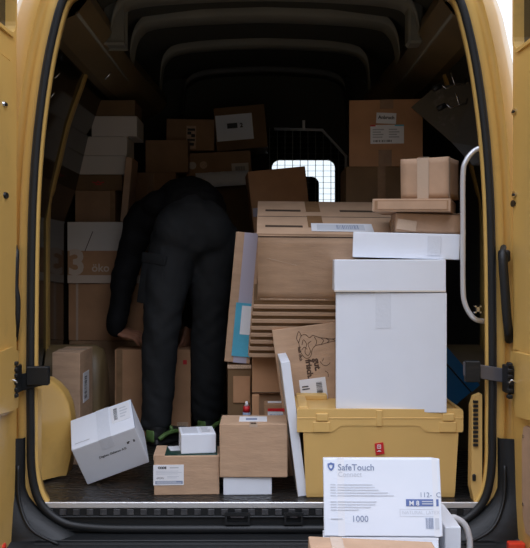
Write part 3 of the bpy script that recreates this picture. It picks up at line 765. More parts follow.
X.text('frisch.', 'front', .395, .772, .032, 'print_brown', rot=R(-90), bold=.0016, lift=.001)
X.text('hab dich', 'front', .315, .865, .017, 'print_brown', rot=R(-90), bold=.0005, lift=.001)
bm = bmesh.new()
def sp2(pts, n=5): return [(p.x, p.y) for p in smooth_path([Vector((a, b, 0)) for a, b in pts], n)]
vx, vy = .10, .495
for pl in ([(0, .03), (.012, .055), (.03, .06), (.045, .045), (.06, .052), (.085, .040), (.11, .034), (.135, .028), (.16, .030), (.19, .022)],
           [(0, .03), (.004, -.01), (.02, -.035), (.04, -.03), (.05, -.005), (.065, .010), (.09, .012), (.115, .016), (.14, .018), (.165, .012), (.19, .004)],
           [(.012, .02), (.02, .04), (.03, .02), (.02, -.01), (.03, -.025), (.042, -.01), (.036, .02), (.05, .03)],
           [(.008, .0), (.02, .01), (.03, 0)], [(.065, .045), (.072, .028), (.066, .012)], [(.09, .038), (.10, .026), (.09, .014)], [(.112, .032), (.122, .024), (.114, .017)],
           [(0, .03), (-.006, .05), (.006, .075), (.014, .055)], [(.135, .028), (.15, .020), (.165, .024), (.18, .012)]):
    stroke(bm, X, 'front', [(vx + a, vy + b) for a, b in sp2(pl)], .0022, .001)
link('vegetable_drawing', bm, 'print_brown', X.root); bm = bmesh.new()
for pl in ([(.175, .44), (.185, .425), (.20, .42), (.215, .43)], [(.19, .40), (.20, .39), (.20, .375)], [(.185, .44), (.19, .45)]):
    stroke(bm, X, 'front', sp2(pl), .0022, .001)
link('sprig_drawing', bm, 'print_brown', X.root)

# red/white label box and small things behind the front kraft box
Lb = Carton('kraft_carton', 'small brown box with red striped barcode label behind the front brown box', 'box', .145, .085, .29, (.069, .415, 0), (0, 0, 0), 'kraft_dark')
lb = Lb.patch('shipping_label', 'front', .10, .70, .62, .93, 'label', lift=.0); Lb.patch('label_stripe', 'front', .10, .90, .62, .94, 'red', parent=lb, lift=.0016); Lb.barcode('front', .16, .74, .56, .86, 'print_slate', parent=lb)
Lb.patch('top_label', 'top', .1, .3, .7, .7, 'label')
sl = box('cardboard_strip', WX(252, .40), WX(259, .40), .385, .40, 0, .325, 'kraft_warm', bevel=.001); tag(sl, 'upright brown cardboard strip left of the red labelled box', 'cardboard')
K = Carton('open_carton', 'dark open box with brown inner flap below the tall leaning carton', 'box', .10, .16, .43, (-.108, .63, 0), (0, 0, 0), 'kraft_dim')
K.patch('inner_flap', 'front', .24, .62, .94, .88, 'kraft_warm', t=.006); K.patch('rim', 'front', 0, .955, 1, .99, 'kraft_edge', t=.006); K.patch('side_flap', 'left', 0, .5, .12, .98, 'kraft_edge', t=.006)
bm = bmesh.new(); bmesh.ops.create_cone(bm, cap_ends=True, segments=16, radius1=.016, radius2=.016, depth=.24, matrix=Matrix.Translation((0, 0, .12)))
bt = link('spray_can', bm, 'print_slate', None, True); bt.location = (WX(246.5, .46), .47, 0); tag(bt, 'small can with red top and white tip behind the front brown box', 'can')
bm = bmesh.new(); bmesh.ops.create_cone(bm, cap_ends=True, segments=16, radius1=.015, radius2=.013, depth=.025, matrix=Matrix.Translation((0, 0, .2525))); link('can_top', bm, 'red', bt, True)['label'] = 'red cap ring'
bm = bmesh.new(); bmesh.ops.create_cone(bm, cap_ends=True, segments=12, radius1=.010, radius2=.004, depth=.02, matrix=Matrix.Translation((0, 0, .275))); link('can_tip', bm, 'label', bt, True)
L_ = Carton('kraft_carton', 'tall narrow brown carton with lilac tape and turquoise pouch leaning on the stack', 'box', .108, .14, .55, (-.118, .61, .436), (0, R(5.2), 0), 'kraft')
L_.patch('tape', 'front', .34, .0, .86, 1.0, 'tape_lilac', t=.001)
po = L_.patch('document_pouch', 'front', .26, .05, 1.0, .46, 'turquoise', t=.005, lift=.001, label='turquoise plastic pouch'); L_.patch('document', 'front', .50, .22, .94, .44, 'label', t=.001, lift=.0065, parent=po)

# ---- left tilted white box (fitted pose)
w_, d_, h_ = .25, .20, .175
Rm = Euler((.424, -.333, .1), 'XYZ').to_matrix()
corner = Vector((-.683, .232, .002)); cen = corner + Rm @ Vector((w_ / 2, d_ / 2, 0))
T1 = Carton('white_carton', 'white box tipped on its corner against the yellow housing at left', 'box', w_, d_, h_, cen, (.424, -.333, .1), 'card_white')
T1.patch('tape', 'top', .42, 0, .62, 1, 'tape_white', t=.0007); T1.patch('tape', 'front', .42, .72, .62, 1, 'tape_white', t=.0007)
lb = T1.patch('shipping_label', 'top', .66, .36, .96, .92, 'label', lift=.0005); T1.barcode('top', .70, .45, .76, .84, 'print', horiz=True, parent=lb, lift=.0025); T1.lines('top', .80, .45, .93, .84, 4, 'print_pale', parent=lb, lift=.0025)
T1.lines('top', .06, .12, .40, .17, 1, 'print_grey', lift=.001)
T1.text('Digitec Galaxus AG', 'front', .33, .55, .0135, 'print', bold=.0003, lift=.001); T1.marks('care_mark', 'front', [(.80, .66, .83, .71), (.82, .69, .845, .72), (.90, .66, .925, .72)], 'print', .001)
T1.patch('open_edge', 'right', 0, .97, 1, 1.0, 'print_slate', t=.001)

# ---- front small boxes
S = fbox('kraft_carton', 'low brown box with address label under the small white box', 153, 218, 456, 495, .10, .17, 'kraft', zb=0, rot=(0, 0, R(3)))
S.patch('side_rim', 'left', .0, .9, 1, 1.02, 'kraft_edge', t=.002)
S.patch('film', 'top', .16, .05, .97, .95, 'content', t=.002, label='dark green film'); S.patch('top_flap', 'top', 0, 0, .16, 1, 'kraft', t=.003); S.patch('paper', 'top', .2, .45, .42, .9, 'label', t=.001, lift=.003, rot=.2)
lb = S.patch('shipping_label', 'front', -.01, .26, .455, .78, 'label'); S.text('CODE', 'front', .06, .68, .011, 'print', bold=.0008, parent=lb); S.lines('front', .24, .68, .42, .73, 1, parent=lb); S.lines('front', .03, .53, .43, .64, 3, 'print_pale', parent=lb); S.text('6024U', 'front', .04, .42, .010, 'print', parent=lb); S.lines('front', .20, .43, .43, .50, 2, 'print_pale', parent=lb)
S.marks('label_band', 'front', [(.02, .29, .44, .37)], 'print_slate', parent=lb); S.lines('front', .04, .30, .42, .36, 2, 'label', parent=lb, lift=.0022)
T = fbox('white_carton', 'small white box lying on the low brown box with address label', 178, 213, 434, 454, .125, .145, 'card_white', zb=S.h + .003, rot=(0, 0, R(9)))
T.patch('lid_edge', 'left', 0, .80, 1, 1, 'card_grey'); T.patch('shipping_label', 'top', .06, .1, .5, .92, 'print_pale'); T.patch('shipping_label', 'top', .58, .1, .95, .92, 'label'); T.lines('top', .62, .15, .9, .85, 6)
V = fbox('white_carton', 'flat white box underneath the brown carton at the sill', 222.5, 271, 477, 495, .10, .18, 'card_white', zb=0, rot=(0, 0, R(2)))
U = fbox('kraft_carton', 'plain brown carton with top label standing on the flat white box', 219.5, 287.5, 424, 476, .09, .18, 'kraft', zb=V.h + .001)
U.patch('shipping_label', 'top', .28, .25, .70, .80, 'label'); U.patch('label_print', 'top', .38, .38, .55, .6, 'print_slate', lift=.0018, t=.0003); U.patch('tape', 'top', .44, 0, .56, 1, 'tape_clear', t=.0006); U.patch('tape', 'front', .44, .94, .56, 1, 'tape_clear', t=.0008)
U.patch('fold_notch', 'top', .46, -.01, .54, .08, 'gap', lift=.001)
# white leaning flat box
Wb = Carton('flat_carton', 'thin white flat box leaning on the left side of the yellow crate', 'box', .033, .30, .495, (.1345, .225, .003), (0, R(-7.4), R(1.5)), 'card_white', bevel=.001)
Wb.patch('side_face', 'left', 0, 0, 1, 1, 'card_grey', t=.001)

# ---- left side: box behind the arch, O box, box 3 etc
Nn = fbox('kraft_carton', 'upright brown box with side label behind the yellow housing', 52, 80, 352.5, 480, .56, .26, 'kraft', zb=0)
lb = Nn.patch('shipping_label', 'right', .22, .53, .68, .80, 'label'); Nn.barcode('right', .32, .56, .50, .76, 'print', horiz=True, parent=lb); Nn.top_seam('tape_clear', .04, 'x')
Oo = Carton('kraft_carton', 'brown box on the floor that the bending person reaches down to', 'box', .37, .17, .43, (-.555, 1.205, 0), (0, 0, R(3)), 'kraft_warm')
Oo.patch('tape', 'front', .02, 0, .10, 1, 'tape_brown'); Oo.patch('red_mark', 'front', .90, .83, .95, .88, 'red'); Oo.patch('flap_seam', 'front', .0, .08, 1, .10, 'gap')
lb = Oo.patch('shipping_label', 'front', .82, .09, .97, .17, 'kraft_edge')
Yb = 1.33
b1 = Carton('kraft_carton', 'brown box at the floor beneath the large boxes by the left wall', 'box', .46, .34, WZ(341, Yb), (-.78, Yb + .17, 0), (0, 0, 0), 'kraft_dark')
b2 = fbox('kraft_carton', 'plain large brown box directly below the box printed with a 3', 68.5, 157, 283.5, 340.5, Yb, .34, 'kraft_warm', zb=b1.h + .002)
b2.patch('tape', 'front', .085, 0, .11, 1, 'tape_clear')
b3 = fbox('printed_carton', 'brown and white box printed with a large 3 at the left wall', 67.5, 157, 222, 282.5, Yb - .01, .35, 'kraft_warm', zb=b1.h + b2.h + .004)
b3.patch('white_band', 'front', 0, .53, 1, 1, 'card_grey', t=.0008); b3.patch('pale_band', 'front', 0, .0, 1, .13, 'print_tan', t=.0008)
b3.text('3', 'front', .005, .15, .178, 'print_tan', bold=.006, lift=.001); b3.text('öko', 'front', .27, .19, .058, 'print_tan', bold=.001, lift=.001)
bm = bmesh.new(); stroke(bm, b3, 'front', [(.09, .165), (.13, .265)], .004, .0015); link('scuff', bm, 'print_brown', b3.root)
z3 = b1.h + b2.h + b3.h + .006
Y4 = 1.40
q1 = fbox('kraft_carton', 'brown box at the bottom of the white box pile by the left wall', 75, 115, 190.5, 222, Y4, .24, 'kraft_dark', zb=z3)
q1.patch('tape', 'front', .88, 0, 1, 1, 'tape_brown')
z4 = z3 + q1.h
def pile(n, lab, x0, x1, yt, yb, m, cat='box', z=None):
    global z4
    c = fbox(n, lab, x0, x1, yt, yb, Y4, .24, m, zb=z4 + .001, cat=cat); z4 += c.h + .001; return c
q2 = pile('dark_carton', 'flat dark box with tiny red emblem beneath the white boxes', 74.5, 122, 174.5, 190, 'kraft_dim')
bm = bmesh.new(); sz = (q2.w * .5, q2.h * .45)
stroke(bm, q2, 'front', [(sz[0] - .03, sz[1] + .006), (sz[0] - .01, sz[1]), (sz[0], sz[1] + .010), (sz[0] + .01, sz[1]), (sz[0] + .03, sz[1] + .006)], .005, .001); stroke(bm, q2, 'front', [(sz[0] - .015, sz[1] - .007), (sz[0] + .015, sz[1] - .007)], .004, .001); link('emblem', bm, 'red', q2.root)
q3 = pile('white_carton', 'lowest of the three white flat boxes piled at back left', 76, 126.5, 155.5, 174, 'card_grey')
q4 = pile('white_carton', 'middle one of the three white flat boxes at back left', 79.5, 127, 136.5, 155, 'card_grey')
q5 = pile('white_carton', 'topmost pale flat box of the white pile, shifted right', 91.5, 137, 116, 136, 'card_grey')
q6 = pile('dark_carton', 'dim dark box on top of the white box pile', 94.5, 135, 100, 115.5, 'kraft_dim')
st = Carton('cardboard_sheet', 'narrow brown cardboard panel leaning right of the white box pile', 'cardboard', .035, .20, .335, (WX(123.5, 1.36), 1.46, z3 + .003), (0, R(5), 0), 'kraft_pink')
# centre back columns
Y5 = 1.75
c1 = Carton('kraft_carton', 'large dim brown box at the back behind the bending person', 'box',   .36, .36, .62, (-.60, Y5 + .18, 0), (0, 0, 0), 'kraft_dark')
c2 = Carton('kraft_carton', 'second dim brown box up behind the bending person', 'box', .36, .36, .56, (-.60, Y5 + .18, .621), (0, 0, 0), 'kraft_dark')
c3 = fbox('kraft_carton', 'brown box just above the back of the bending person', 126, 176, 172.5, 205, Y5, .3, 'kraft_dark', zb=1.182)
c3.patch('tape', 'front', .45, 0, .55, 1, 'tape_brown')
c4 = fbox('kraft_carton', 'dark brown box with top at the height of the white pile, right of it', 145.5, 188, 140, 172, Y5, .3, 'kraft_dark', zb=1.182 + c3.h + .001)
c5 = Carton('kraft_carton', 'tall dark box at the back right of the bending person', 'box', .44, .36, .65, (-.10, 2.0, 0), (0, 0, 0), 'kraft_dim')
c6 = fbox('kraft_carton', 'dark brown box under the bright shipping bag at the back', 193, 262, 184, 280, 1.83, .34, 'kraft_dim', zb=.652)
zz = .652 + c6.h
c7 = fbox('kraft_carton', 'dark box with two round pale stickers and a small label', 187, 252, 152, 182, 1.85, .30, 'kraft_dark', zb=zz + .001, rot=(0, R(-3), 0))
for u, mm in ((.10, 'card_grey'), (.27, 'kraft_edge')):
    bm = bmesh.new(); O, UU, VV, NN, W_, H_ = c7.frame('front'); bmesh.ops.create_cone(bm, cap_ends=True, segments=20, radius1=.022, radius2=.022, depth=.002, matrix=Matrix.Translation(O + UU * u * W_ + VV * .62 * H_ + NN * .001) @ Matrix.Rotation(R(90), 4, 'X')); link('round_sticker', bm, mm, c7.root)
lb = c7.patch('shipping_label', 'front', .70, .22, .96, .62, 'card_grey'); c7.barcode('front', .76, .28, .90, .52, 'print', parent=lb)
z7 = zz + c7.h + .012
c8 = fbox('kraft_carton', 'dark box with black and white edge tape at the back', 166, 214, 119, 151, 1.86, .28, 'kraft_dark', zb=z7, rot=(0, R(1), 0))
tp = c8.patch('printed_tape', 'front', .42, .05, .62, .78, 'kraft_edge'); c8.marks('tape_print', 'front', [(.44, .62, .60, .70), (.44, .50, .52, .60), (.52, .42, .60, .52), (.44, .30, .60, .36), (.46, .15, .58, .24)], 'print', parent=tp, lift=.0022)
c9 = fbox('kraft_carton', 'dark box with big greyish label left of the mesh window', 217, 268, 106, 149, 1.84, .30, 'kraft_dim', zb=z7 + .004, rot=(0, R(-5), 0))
lb = c9.patch('shipping_label', 'front', .02, .22, .74, .82, 'card_white'); c9.marks('print_block', 'front', [(.24, .50, .44, .62)], 'print', parent=lb, lift=.0025); c9.text('2', 'front', .49, .51, .034, 'print', bold=.0015, parent=lb, lift=.0025)
# shipping bag
bm = bmesh.new(); rng = random.Random(4); nx, ny = 18, 6
rows = []
for j in range(ny + 1):
    r_ = []
    for i in range(nx + 1):
        u, v = i / nx, j / ny
        e = min(u, 1 - u, .15) / .15 * min(v, 1 - v, .3) / .3
        r_.append(Vector((-.15 + .30 * u, -.045 + .09 * v * 1.0, .004 + .022 * e + .004 * math.sin(u * 25 + v * 7))))
    rows.append(r_)
grid_mesh(bm, rows); bx(bm, -.15, .15, -.045, .045, 0, .004)
bag = link('shipping_bag', bm, 'label', None, True); bag.location = (WX(222, 1.79), 1.76, zz - .02); bag.rotation_euler = (R(72), R(-3.5), 0); tag(bag, 'bright crumpled white shipping bag lying on dark boxes at back', 'bag')
bag.location = (WX(222, 1.76), 1.775, WZ(179, 1.76)); 
# M
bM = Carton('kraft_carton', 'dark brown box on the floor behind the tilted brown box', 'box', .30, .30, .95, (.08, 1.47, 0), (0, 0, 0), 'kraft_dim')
Mx = fbox('kraft_carton', 'brown box with lilac tape just left of the mesh window', 253, 311, 172, 242, 1.30, .26, 'kraft_warm', zb=.957, rot=(0, R(-6), R(4)))
Mx.root.location.z = .975
Mx.patch('tape', 'front', .02, .36, .24, .48, 'tape_lilac', lift=.001)
# blue box
supb = Carton('kraft_carton', 'dark box behind the right end of the yellow crate', 'box', .20, .14, .195, (.70, .60, 0), (0, 0, 0), 'kraft_dim')
Q = Carton('blue_case', 'dark blue plastic case tilted on its corner behind the white box', 'case', .36, .15, .22, (.612, .58, .339), (0, R(49), 0), 'blue', bevel=.004, body='case_body')
Q.patch('lid', 'front', -.0, .80, 1.0, 1.0, 'blue', t=.006); Q.patch('lid_gap', 'front', 0, .77, 1, .80, 'black_rubber', t=.001)
Q.marks('white_stripe', 'front', [(.61, .05, .635, .55)], 'label', lift=.002)

# ---- cart and boxes in front
Yq = -.58
lean = R(12)
def leaning(label, x0, x1, fb, h, d, yaw):
    q = Vector((0, math.cos(lean), -math.sin(lean))) * d / 2
    Xa, Xb = WX(x0, fb.y), WX(x1, fb.y)
    return Carton('glove_carton', label, 'box', Xb - Xa, d, h, ((Xa + Xb) / 2, fb.y + q.y, fb.z + q.z), (-lean, R(-.8), yaw), 'card_white')
fb1 = Vector((0, Yq, WZ(536.5, Yq))); upv = Vector((0, math.sin(lean), math.cos(lean)))
S1 = leaning('white carton with blue shield emblem and print on the hand truck', 326.5, 444.5, fb1, .219, .20, R(-3.5))
S2 = leaning('lower white printed carton on the hand truck, mostly cut off', 326.5, 443.5, fb1 - upv * .2215, .219, .20, R(-3.5))
def shield(car, u, v, sc, mm='print_blue'):
    bm = bmesh.new(); O, UU, VV, NN, W_, H_ = car.frame('front')
    out = [(-.5, .45), (-.25, .5), (0, .62), (.25, .5), (.5, .45), (.48, -.05), (.3, -.38), (0, -.62), (-.3, -.38), (-.48, -.05)]
    inn = [(a * .5 - .02, b * .5) for a, b in out]
    c = O + UU * u * W_ + VV * v * H_ + NN * .0015
    a_ = [bm.verts.new(c + UU * x * sc + VV * y * sc) for x, y in out]; b_ = [bm.verts.new(c + UU * x * sc + VV * y * sc) for x, y in inn]
    for i in range(len(out)):
        bm.faces.new((a_[i], a_[(i + 1) % 10], b_[(i + 1) % 10], b_[i]))
    return link('shield_emblem', bm, mm, car.root)
shield(S1, .068, .893, .020)
S1.text('SafeTouch', 'front', .125, .845, .0255, 'print_slate', bold=.0003, lift=.0012)
S1.text('Connect', 'front', .125, .765, .0200, 'print_pale', bold=.0001, lift=.0012)
rs = []
for i, v in enumerate((.655, .620, .585, .550, .515)):
    rs.append((.06, v, .105, v + .012)); rs.append((.12, v, (.42, .44, .47, .55, .60)[i], v + .012))
for i, v in enumerate((.435, .400, .365, .330)):
    rs.append((.06, v, .11, v + .012)); rs.append((.12, v, (.45, .44, .40, .30)[i], v + .012))
rs.append((.06, .215, .16, .230))
S1.marks('print_lines', 'front', rs, 'print_pale')
S1.text('1000', 'front', .235, .185, .0245, 'print_slate', bold=.0001, lift=.0012)
S1.text('112-  C', 'front', .815, .50, .020, 'print_slate', bold=.0, lift=.0012)
S1.marks('blue_band', 'front', [(.700, .385, .930, .475), (.955, .385, .975, .475)], 'print_blue', lift=.0012)
S1.text('M', 'front', .725, .395, .019, 'label', lift=.002, bold=.0003); S1.text('8', 'front', .785, .395, .019, 'label', lift=.002, bold=.0003)
S1.marks('band_lines', 'front', [(.835, .44, .925, .452), (.835, .41, .925, .422)], 'print_pale', lift=.002)
S1.marks('outline_frame', 'front', [(.645, .345, .93, .350), (.645, .255, .93, .260), (.645, .255, .649, .35)], 'print_pale', lift=.0012)
S1.text('NATURAL, LATEX', 'front', .665, .285, .0135, 'print_pale', lift=.0012)
S1.barcode('front', .86, .10, .925, .24, 'print_slate'); S1.marks('print_block', 'front', [(.94, .10, .972, .235)], 'print_pale')
S1.patch('tape', 'front', .12, .0, .18, 1, 'label', t=.0004); S1.patch('tape', 'front', .93, .0, .975, 1, 'label', t=.0003)
shield(S2, .068, .90, .020); S2.text('SafeTouch', 'front', .125, .86, .0255, 'print_slate', bold=.0003, lift=.0012)
S2.patch('tape', 'front', .0, .97, 1, 1.0, 'label', t=.0004)
Z2 = fbox('white_carton', 'plain white carton at the right end of the hand truck', 445, 461, 527, 620, Yq + .06, .24, 'card_white', zb=-.24)
Fk = fbox('kraft_carton', 'brown carton in front of the hand truck boxes at bottom edge', 306, 440, 562, 640, -.86, .18, 'kraft_pink', rot=(0, R(2.6), 0), zb=-.24)
Fk.patch('tape', 'front', .17, .5, .27, 1, 'tape_clear'); Fk.patch('tape', 'top', .17, 0, .27, 1, 'tape_clear')
zb = -.245
ht = empty('hand_truck', (.18, -.45, -.65)); tag(ht, 'white tube hand truck standing behind the sill with cartons on it', 'hand truck')
IM = Matrix.Translation((-.18, .45, .65))
def hpart(n, bm, m, par=None, smooth=True):
    bm.transform(IM); return link(n, bm, m, par or ht, smooth)
Yt = -.24
bm = bmesh.new()
P = smooth_path([PT(446, 560, Yt) + Vector((-.55, 0, -.0)), PT(446, 514, Yt) + Vector((-.45, 0, -.05)), PT(446, 519, Yt) + Vector((-.30, 0, 0)), PT(446, 517.5, Yt), PT(456, 518.5, Yt), PT(464, 524, Yt), PT(468.5, 535, Yt), PT(470, 560, Yt), (PT(470, 560, Yt).x, Yt - .02, -.56)], 5)
P = smooth_path([Vector((PT(446, 519, Yt).x - .30, Yt, -.56)), PT(446, 560, Yt) + Vector((-.30, 0, 0)), PT(446, 530, Yt) + Vector((-.29, 0, 0)), PT(446, 518, Yt) + Vector((-.22, 0, 0)), PT(446, 517.5, Yt), PT(456, 518.5, Yt), PT(464, 524, Yt), PT(468.5, 535, Yt), PT(470, 560, Yt), Vector((PT(470, 560, Yt).x, Yt, -.56))], 5)
tube(bm, P, .0105, 10); hpart('tube_frame', bm, 'grey_tube')
bm = bmesh.new(); bx(bm, -.02, .64, -.80, Yt, zb - .03, zb - .002, .006); hpart('platform', bm, 'arm_grey', smooth=False)
bm = bmesh.new(); tube(bm, [(-.0, Yt - .04, zb - .012), (-.0, Yt - .04, -.56)], .012, 8); tube(bm, [(.60, -.72, zb - .012), (.60, -.72, -.56)], .012, 8); tube(bm, [(.02, -.72, zb - .012), (.02, -.72, -.56)], .012, 8); hpart('post', bm, 'grey_tube')
for (x, y) in ((.0, Yt - .04), (.58, Yt - .04), (.02, -.72), (.60, -.72)):
    bm = bmesh.new(); bmesh.ops.create_cone(bm, cap_ends=True, segments=20, radius1=.06, radius2=.06, depth=.03, matrix=Matrix.Translation((x, y, -.59)) @ Matrix.Rotation(R(90), 4, 'Y')); hpart('wheel', bm, 'black_rubber')

# ============================================================ PERSON
def remesh(bm, name, m, parent, vox, smooth_it=4, disp=None):
    me = bpy.data.meshes.new('tmp'); bmesh.ops.recalc_face_normals(bm, faces=bm.faces); bm.to_mesh(me); bm.free()
    o = bpy.data.objects.new('tmp', me); COL.objects.link(o)
    a = o.modifiers.new('r', 'REMESH'); a.mode = 'VOXEL'; a.voxel_size = vox
    b = o.modifiers.new('s', 'SMOOTH'); b.iterations = smooth_it; b.factor = .5
    dg = bpy.context.evaluated_depsgraph_get(); dg.update()
    me2 = bpy.data.meshes.new_from_object(o.evaluated_get(dg)); bpy.data.objects.remove(o)
    if disp:
        nr = [v.normal.copy() for v in me2.vertices]
        for v, nn in zip(me2.vertices, nr): v.co += nn * disp(v.co)
    me2.name = name; me2.materials.clear(); me2.materials.append(M[m])
    for f in me2.polygons: f.use_smooth = True
    o = bpy.data.objects.new(name, me2); COL.objects.link(o); o.parent = parent; return o
def limb(bm, pts, rs, n=14, k=4, flat=None):
    """tapering closed tube through joints with rounded ends"""
    P = smooth_path(pts, k); RR = []
    for i in range(len(pts) - 1):
        for j in range(k):
            t = j / k; t = t * t * (3 - 2 * t); RR.append(rs[i] * (1 - t) + rs[i + 1] * t)
    RR.append(rs[-1]); tube(bm, P, RR, n)
    for p, r in ((P[0], RR[0]), (P[-1], RR[-1])):
        bmesh.ops.create_icosphere(bm, subdivisions=2, radius=r, matrix=Matrix.Translation(p))
def ball(bm, c, r, sc=(1, 1, 1), rot=None):
    mt = Matrix.Translation(c)
    if rot: mt = mt @ rot
    bmesh.ops.create_icosphere(bm, subdivisions=3, radius=r, matrix=mt @ Matrix.Diagonal((*sc, 1)))
V3 = Vector
PB = V3((-.40, 1.02, 0))
per = empty('person', PB); tag(per, 'person in black jacket and charcoal trousers bending over inside the van', 'person')
TP = Matrix.Translation(-PB)
pelv = V3((-.345, 1.05, 1.02)); hipL = V3((-.425, 1.02, .97)); hipR = V3((-.255, 1.07, .97))
kneL = V3((-.49, .97, .53)); ankL = V3((-.515, .98, .10)); kneR = V3((-.275, 1.13, .53)); ankR = V3((-.295, 1.22, .10))
wai = V3((-.37, 1.13, 1.12)); che = V3((-.44, 1.24, 1.09)); nek = V3((-.455, 1.34, 1.02)); hed = V3((-.45, 1.42, .90))
shL = V3((-.63, 1.21, 1.04)); elL = V3((-.70, 1.20, .80)); wrL = V3((-.742, 1.17, .515))
shR = V3((-.30, 1.33, 1.04)); elR = V3((-.34, 1.35, .79)); wrR = V3((-.385, 1.31, .54))
# body
bm = bmesh.new()
limb(bm, [pelv, wai, che, nek], [.13, .12, .14, .06]); limb(bm, [nek, hed], [.055, .05]); ball(bm, hed + V3((0, .01, -.02)), .095, (.80, .95, 1.12), Euler((R(150), 0, 0)).to_matrix().to_4x4())
ball(bm, hed + V3((0, .10, -.03)), .018, (.8, 1.4, 1)); ball(bm, hed + V3((.078, .01, -.01)), .024, (.35, 1, 1.3)); ball(bm, hed + V3((-.078, .01, -.01)), .024, (.35, 1, 1.3)); ball(bm, hed + V3((0, .075, .035)), .03, (1, .8, .8))
for h, k, a in ((hipL, kneL, ankL), (hipR, kneR, ankR)):
    limb(bm, [pelv, h], [.11, .085]); limb(bm, [h, k, a], [.085, .055, .036]); limb(bm, [a, a + V3((.0, .04, -.05)), a + V3((0, .17, -.07))], [.034, .036, .026])
for sgn, s_, e_, w__ in ((-1, shL, elL, wrL), (1, shR, elR, wrR)):
    limb(bm, [che, s_], [.08, .06]); limb(bm, [s_, e_, w__], [.052, .040, .027])
def hand(bm, wr, dirv, up_, side):
    d = dirv.normalized(); u = (up_ - d * up_.dot(d)).normalized(); sd = d.cross(u) * side
    palm = wr + d * .05
    M3 = Matrix((sd, d, u)).transposed().to_4x4()
    ball(bm, palm, .046, (.85, 1.05, .36), M3)
    for i, (off, ln) in enumerate(((-.030, .058), (-.010, .070), (.010, .066), (.029, .052))):
        b0 = palm + d * .030 + sd * off; b1 = b0 + d * ln * .45 + sd * off * .15 + u * .004; b2 = b1 + d * ln * .36 - u * .012; b3 = b2 + d * ln * .22 - u * .018
        limb(bm, [b0, b1, b2, b3], [.0105, .0098, .0088, .0078], 8, 3)
    t0 = wr + d * .025 - sd * .028; limb(bm, [t0, t0 + d * .025 - sd * .025 - u * .006, t0 + d * .050 - sd * .032 - u * .016], [.014, .012, .0095], 8, 3)
hand(bm, wrL, V3((.95, -.12, -.20)), V3((.15, -.45, 1)), 1)
hand(bm, wrR, V3((-.15, -.25, -.8)), V3((.8, -.5, .1)), 1)
bm.transform(TP); remesh(bm, 'body', 'skin', per, .0042, 3)
bm = bmesh.new(); ball(bm, hed + V3((0, -.012, .0)), .102, (.84, .92, 1.06), Euler((R(150), 0, 0)).to_matrix().to_4x4()); bm.transform(TP)
remesh(bm, 'hair', 'hair', per, .008, 2, lambda c: .004 * noise.noise(c * 60))
# jacket
bm = bmesh.new()
limb(bm, [V3((-.350, 1.11, 1.095)), V3((-.37, 1.15, 1.125)), V3((-.41, 1.20, 1.115)), V3((-.45, 1.27, 1.06))], [.165, .160, .160, .10], 20)
limb(bm, [V3((-.45, 1.20, 1.10)), V3((-.56, 1.19, 1.095)), shL], [.13, .105, .085])
limb(bm, [V3((-.40, 1.26, 1.10)), shR], [.12, .085])
ball(bm, V3((-.50, 1.14, 1.14)), .10, (1.2, 1, .8))
limb(bm, [shL + V3((.03, 0, .01)), shL, elL, wrL + V3((0, 0, .015))], [.085, .078, .062, .048]); limb(bm, [shR, elR, wrR + V3((0, 0, .02))], [.075, .060, .045])
limb(bm, [V3((-.43, 1.30, 1.08)), V3((-.45, 1.36, 1.0))], [.085, .075])
bm.transform(TP)
def wr_(c): return .010 * noise.noise(Vector((c.x * 9, c.y * 9, c.z * 13))) + .005 * noise.noise(c * 28)
remesh(bm, 'jacket', 'jacket', per, .010, 3, wr_)
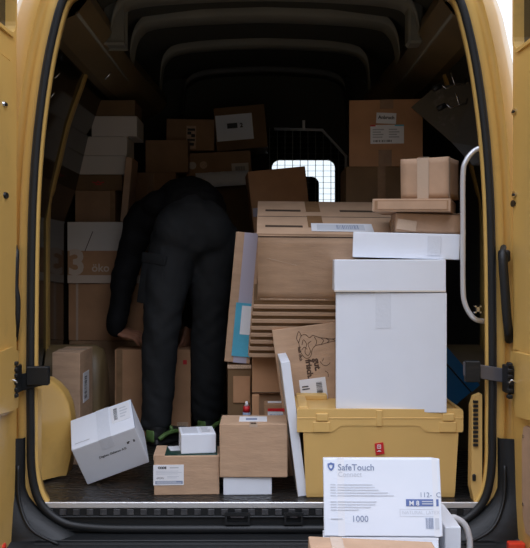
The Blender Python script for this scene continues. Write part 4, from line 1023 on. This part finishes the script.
# trousers
bm = bmesh.new()
limb(bm, [pelv + V3((.0, .02, .035)), pelv + V3((0, 0, -.03))], [.158, .155], 20); ball(bm, pelv + V3((0, .0, .01)), .15, (1.22, .95, .95))
ball(bm, V3((-.41, 1.00, 1.00)), .125, (1, .95, 1.05)); ball(bm, V3((-.27, 1.03, 1.0)), .12, (1, .95, 1.05))
limb(bm, [hipL + V3((-.0, .01, .0)), V3((-.465, .99, .76)), kneL, V3((-.505, .98, .30)), ankL + V3((0, 0, .0)), ankL + V3((0, 0, -.01))], [.125, .108, .086, .080, .074, .062], 18)
limb(bm, [hipR + V3((.02, 0, 0)), V3((-.262, 1.09, .76)), kneR, V3((-.285, 1.17, .30)), ankR + V3((0, 0, .01))], [.115, .102, .090, .086, .080], 18)
bm.transform(TP)
def wt_(c):
    z = c.z
    k = .009 * noise.noise(Vector((c.x * 8 + z * 3, c.y * 8, z * 7 + c.x * 9))) + .003 * noise.noise(Vector((c.x * 20, c.y * 20, z * 26 + c.x * 20)))
    if z < .32: k += .0035 * math.sin(z * 95 + c.x * 40 + 2 * noise.noise(c * 9)) * (1 - z / .32)
    if .46 < z < .64: k += .002 * math.sin(z * 70 - c.x * 60)
    return k
remesh(bm, 'trousers', 'trousers', per, .010, 3, wt_)
# cargo pocket
bm = bmesh.new(); bx(bm, -.070, .070, -.006, .012, -.13, .10, .006, 2); bx(bm, -.073, .073, -.010, .012, .060, .11, .005, 2)
pk = bm; pk.transform(TP @ Matrix.Translation((-.530, .930, .79)) @ Euler((R(-4), R(7), R(-34))).to_matrix().to_4x4()); link('cargo_pocket', pk, 'trousers', per, True)
# shoes
def shoe(a, yaw, nm, sole=.0):
    bm = bmesh.new()
    ball(bm, V3((0, .0, .048)), .046, (.85, 1.1, .95)); ball(bm, V3((0, .08, .040)), .050, (.88, 1.6, .72)); ball(bm, V3((0, .155, .034)), .046, (.95, 1.2, .66)); limb(bm, [V3((0, 0, .05)), V3((0, 0, .085))], [.042, .044])
    bx(bm, -.040, .040, -.045, .20, .0, .022, .008)
    mt = TP @ Matrix.Translation((a.x, a.y, sole)) @ Matrix.Rotation(yaw, 4, 'Z'); bm.transform(mt)
    o = remesh(bm, 'shoe', 'shoe_black', per, .006, 2)
    for sd in (-1, 1):
        bm = bmesh.new(); tube(bm, smooth_path([(sd * .040, -.03, .035), (sd * .048, .01, .055), (sd * .052, .07, .060), (sd * .052, .13, .042), (sd * .040, .175, .032)], 4), .011, 6)
        bm.transform(mt); link('side_panel', bm, 'shoe_green', o, True)
    bm = bmesh.new(); tube(bm, [(-.045, .05, .068), (-.02, .06, .083), (.02, .06, .083), (.045, .05, .068)], .009, 6); bm.transform(mt); link('strap', bm, 'shoe_green', o, True)
    bm = bmesh.new(); tube(bm, [(0, 0, .07), (0, -.002, .125)], [.040, .038], 12); bm.transform(mt); link('sock', bm, 'sock', o, True)
    bm = bmesh.new(); bx(bm, -.026, .026, -.055, -.044, .02, .075, .005); bm.transform(mt); link('heel_panel', bm, 'shoe_green', o, True)
    return o
shoe(V3((-.505, .955, 0)), R(-38), 'shoe'); shoe(V3((-.285, 1.19, 0)), R(-35), 'shoe')
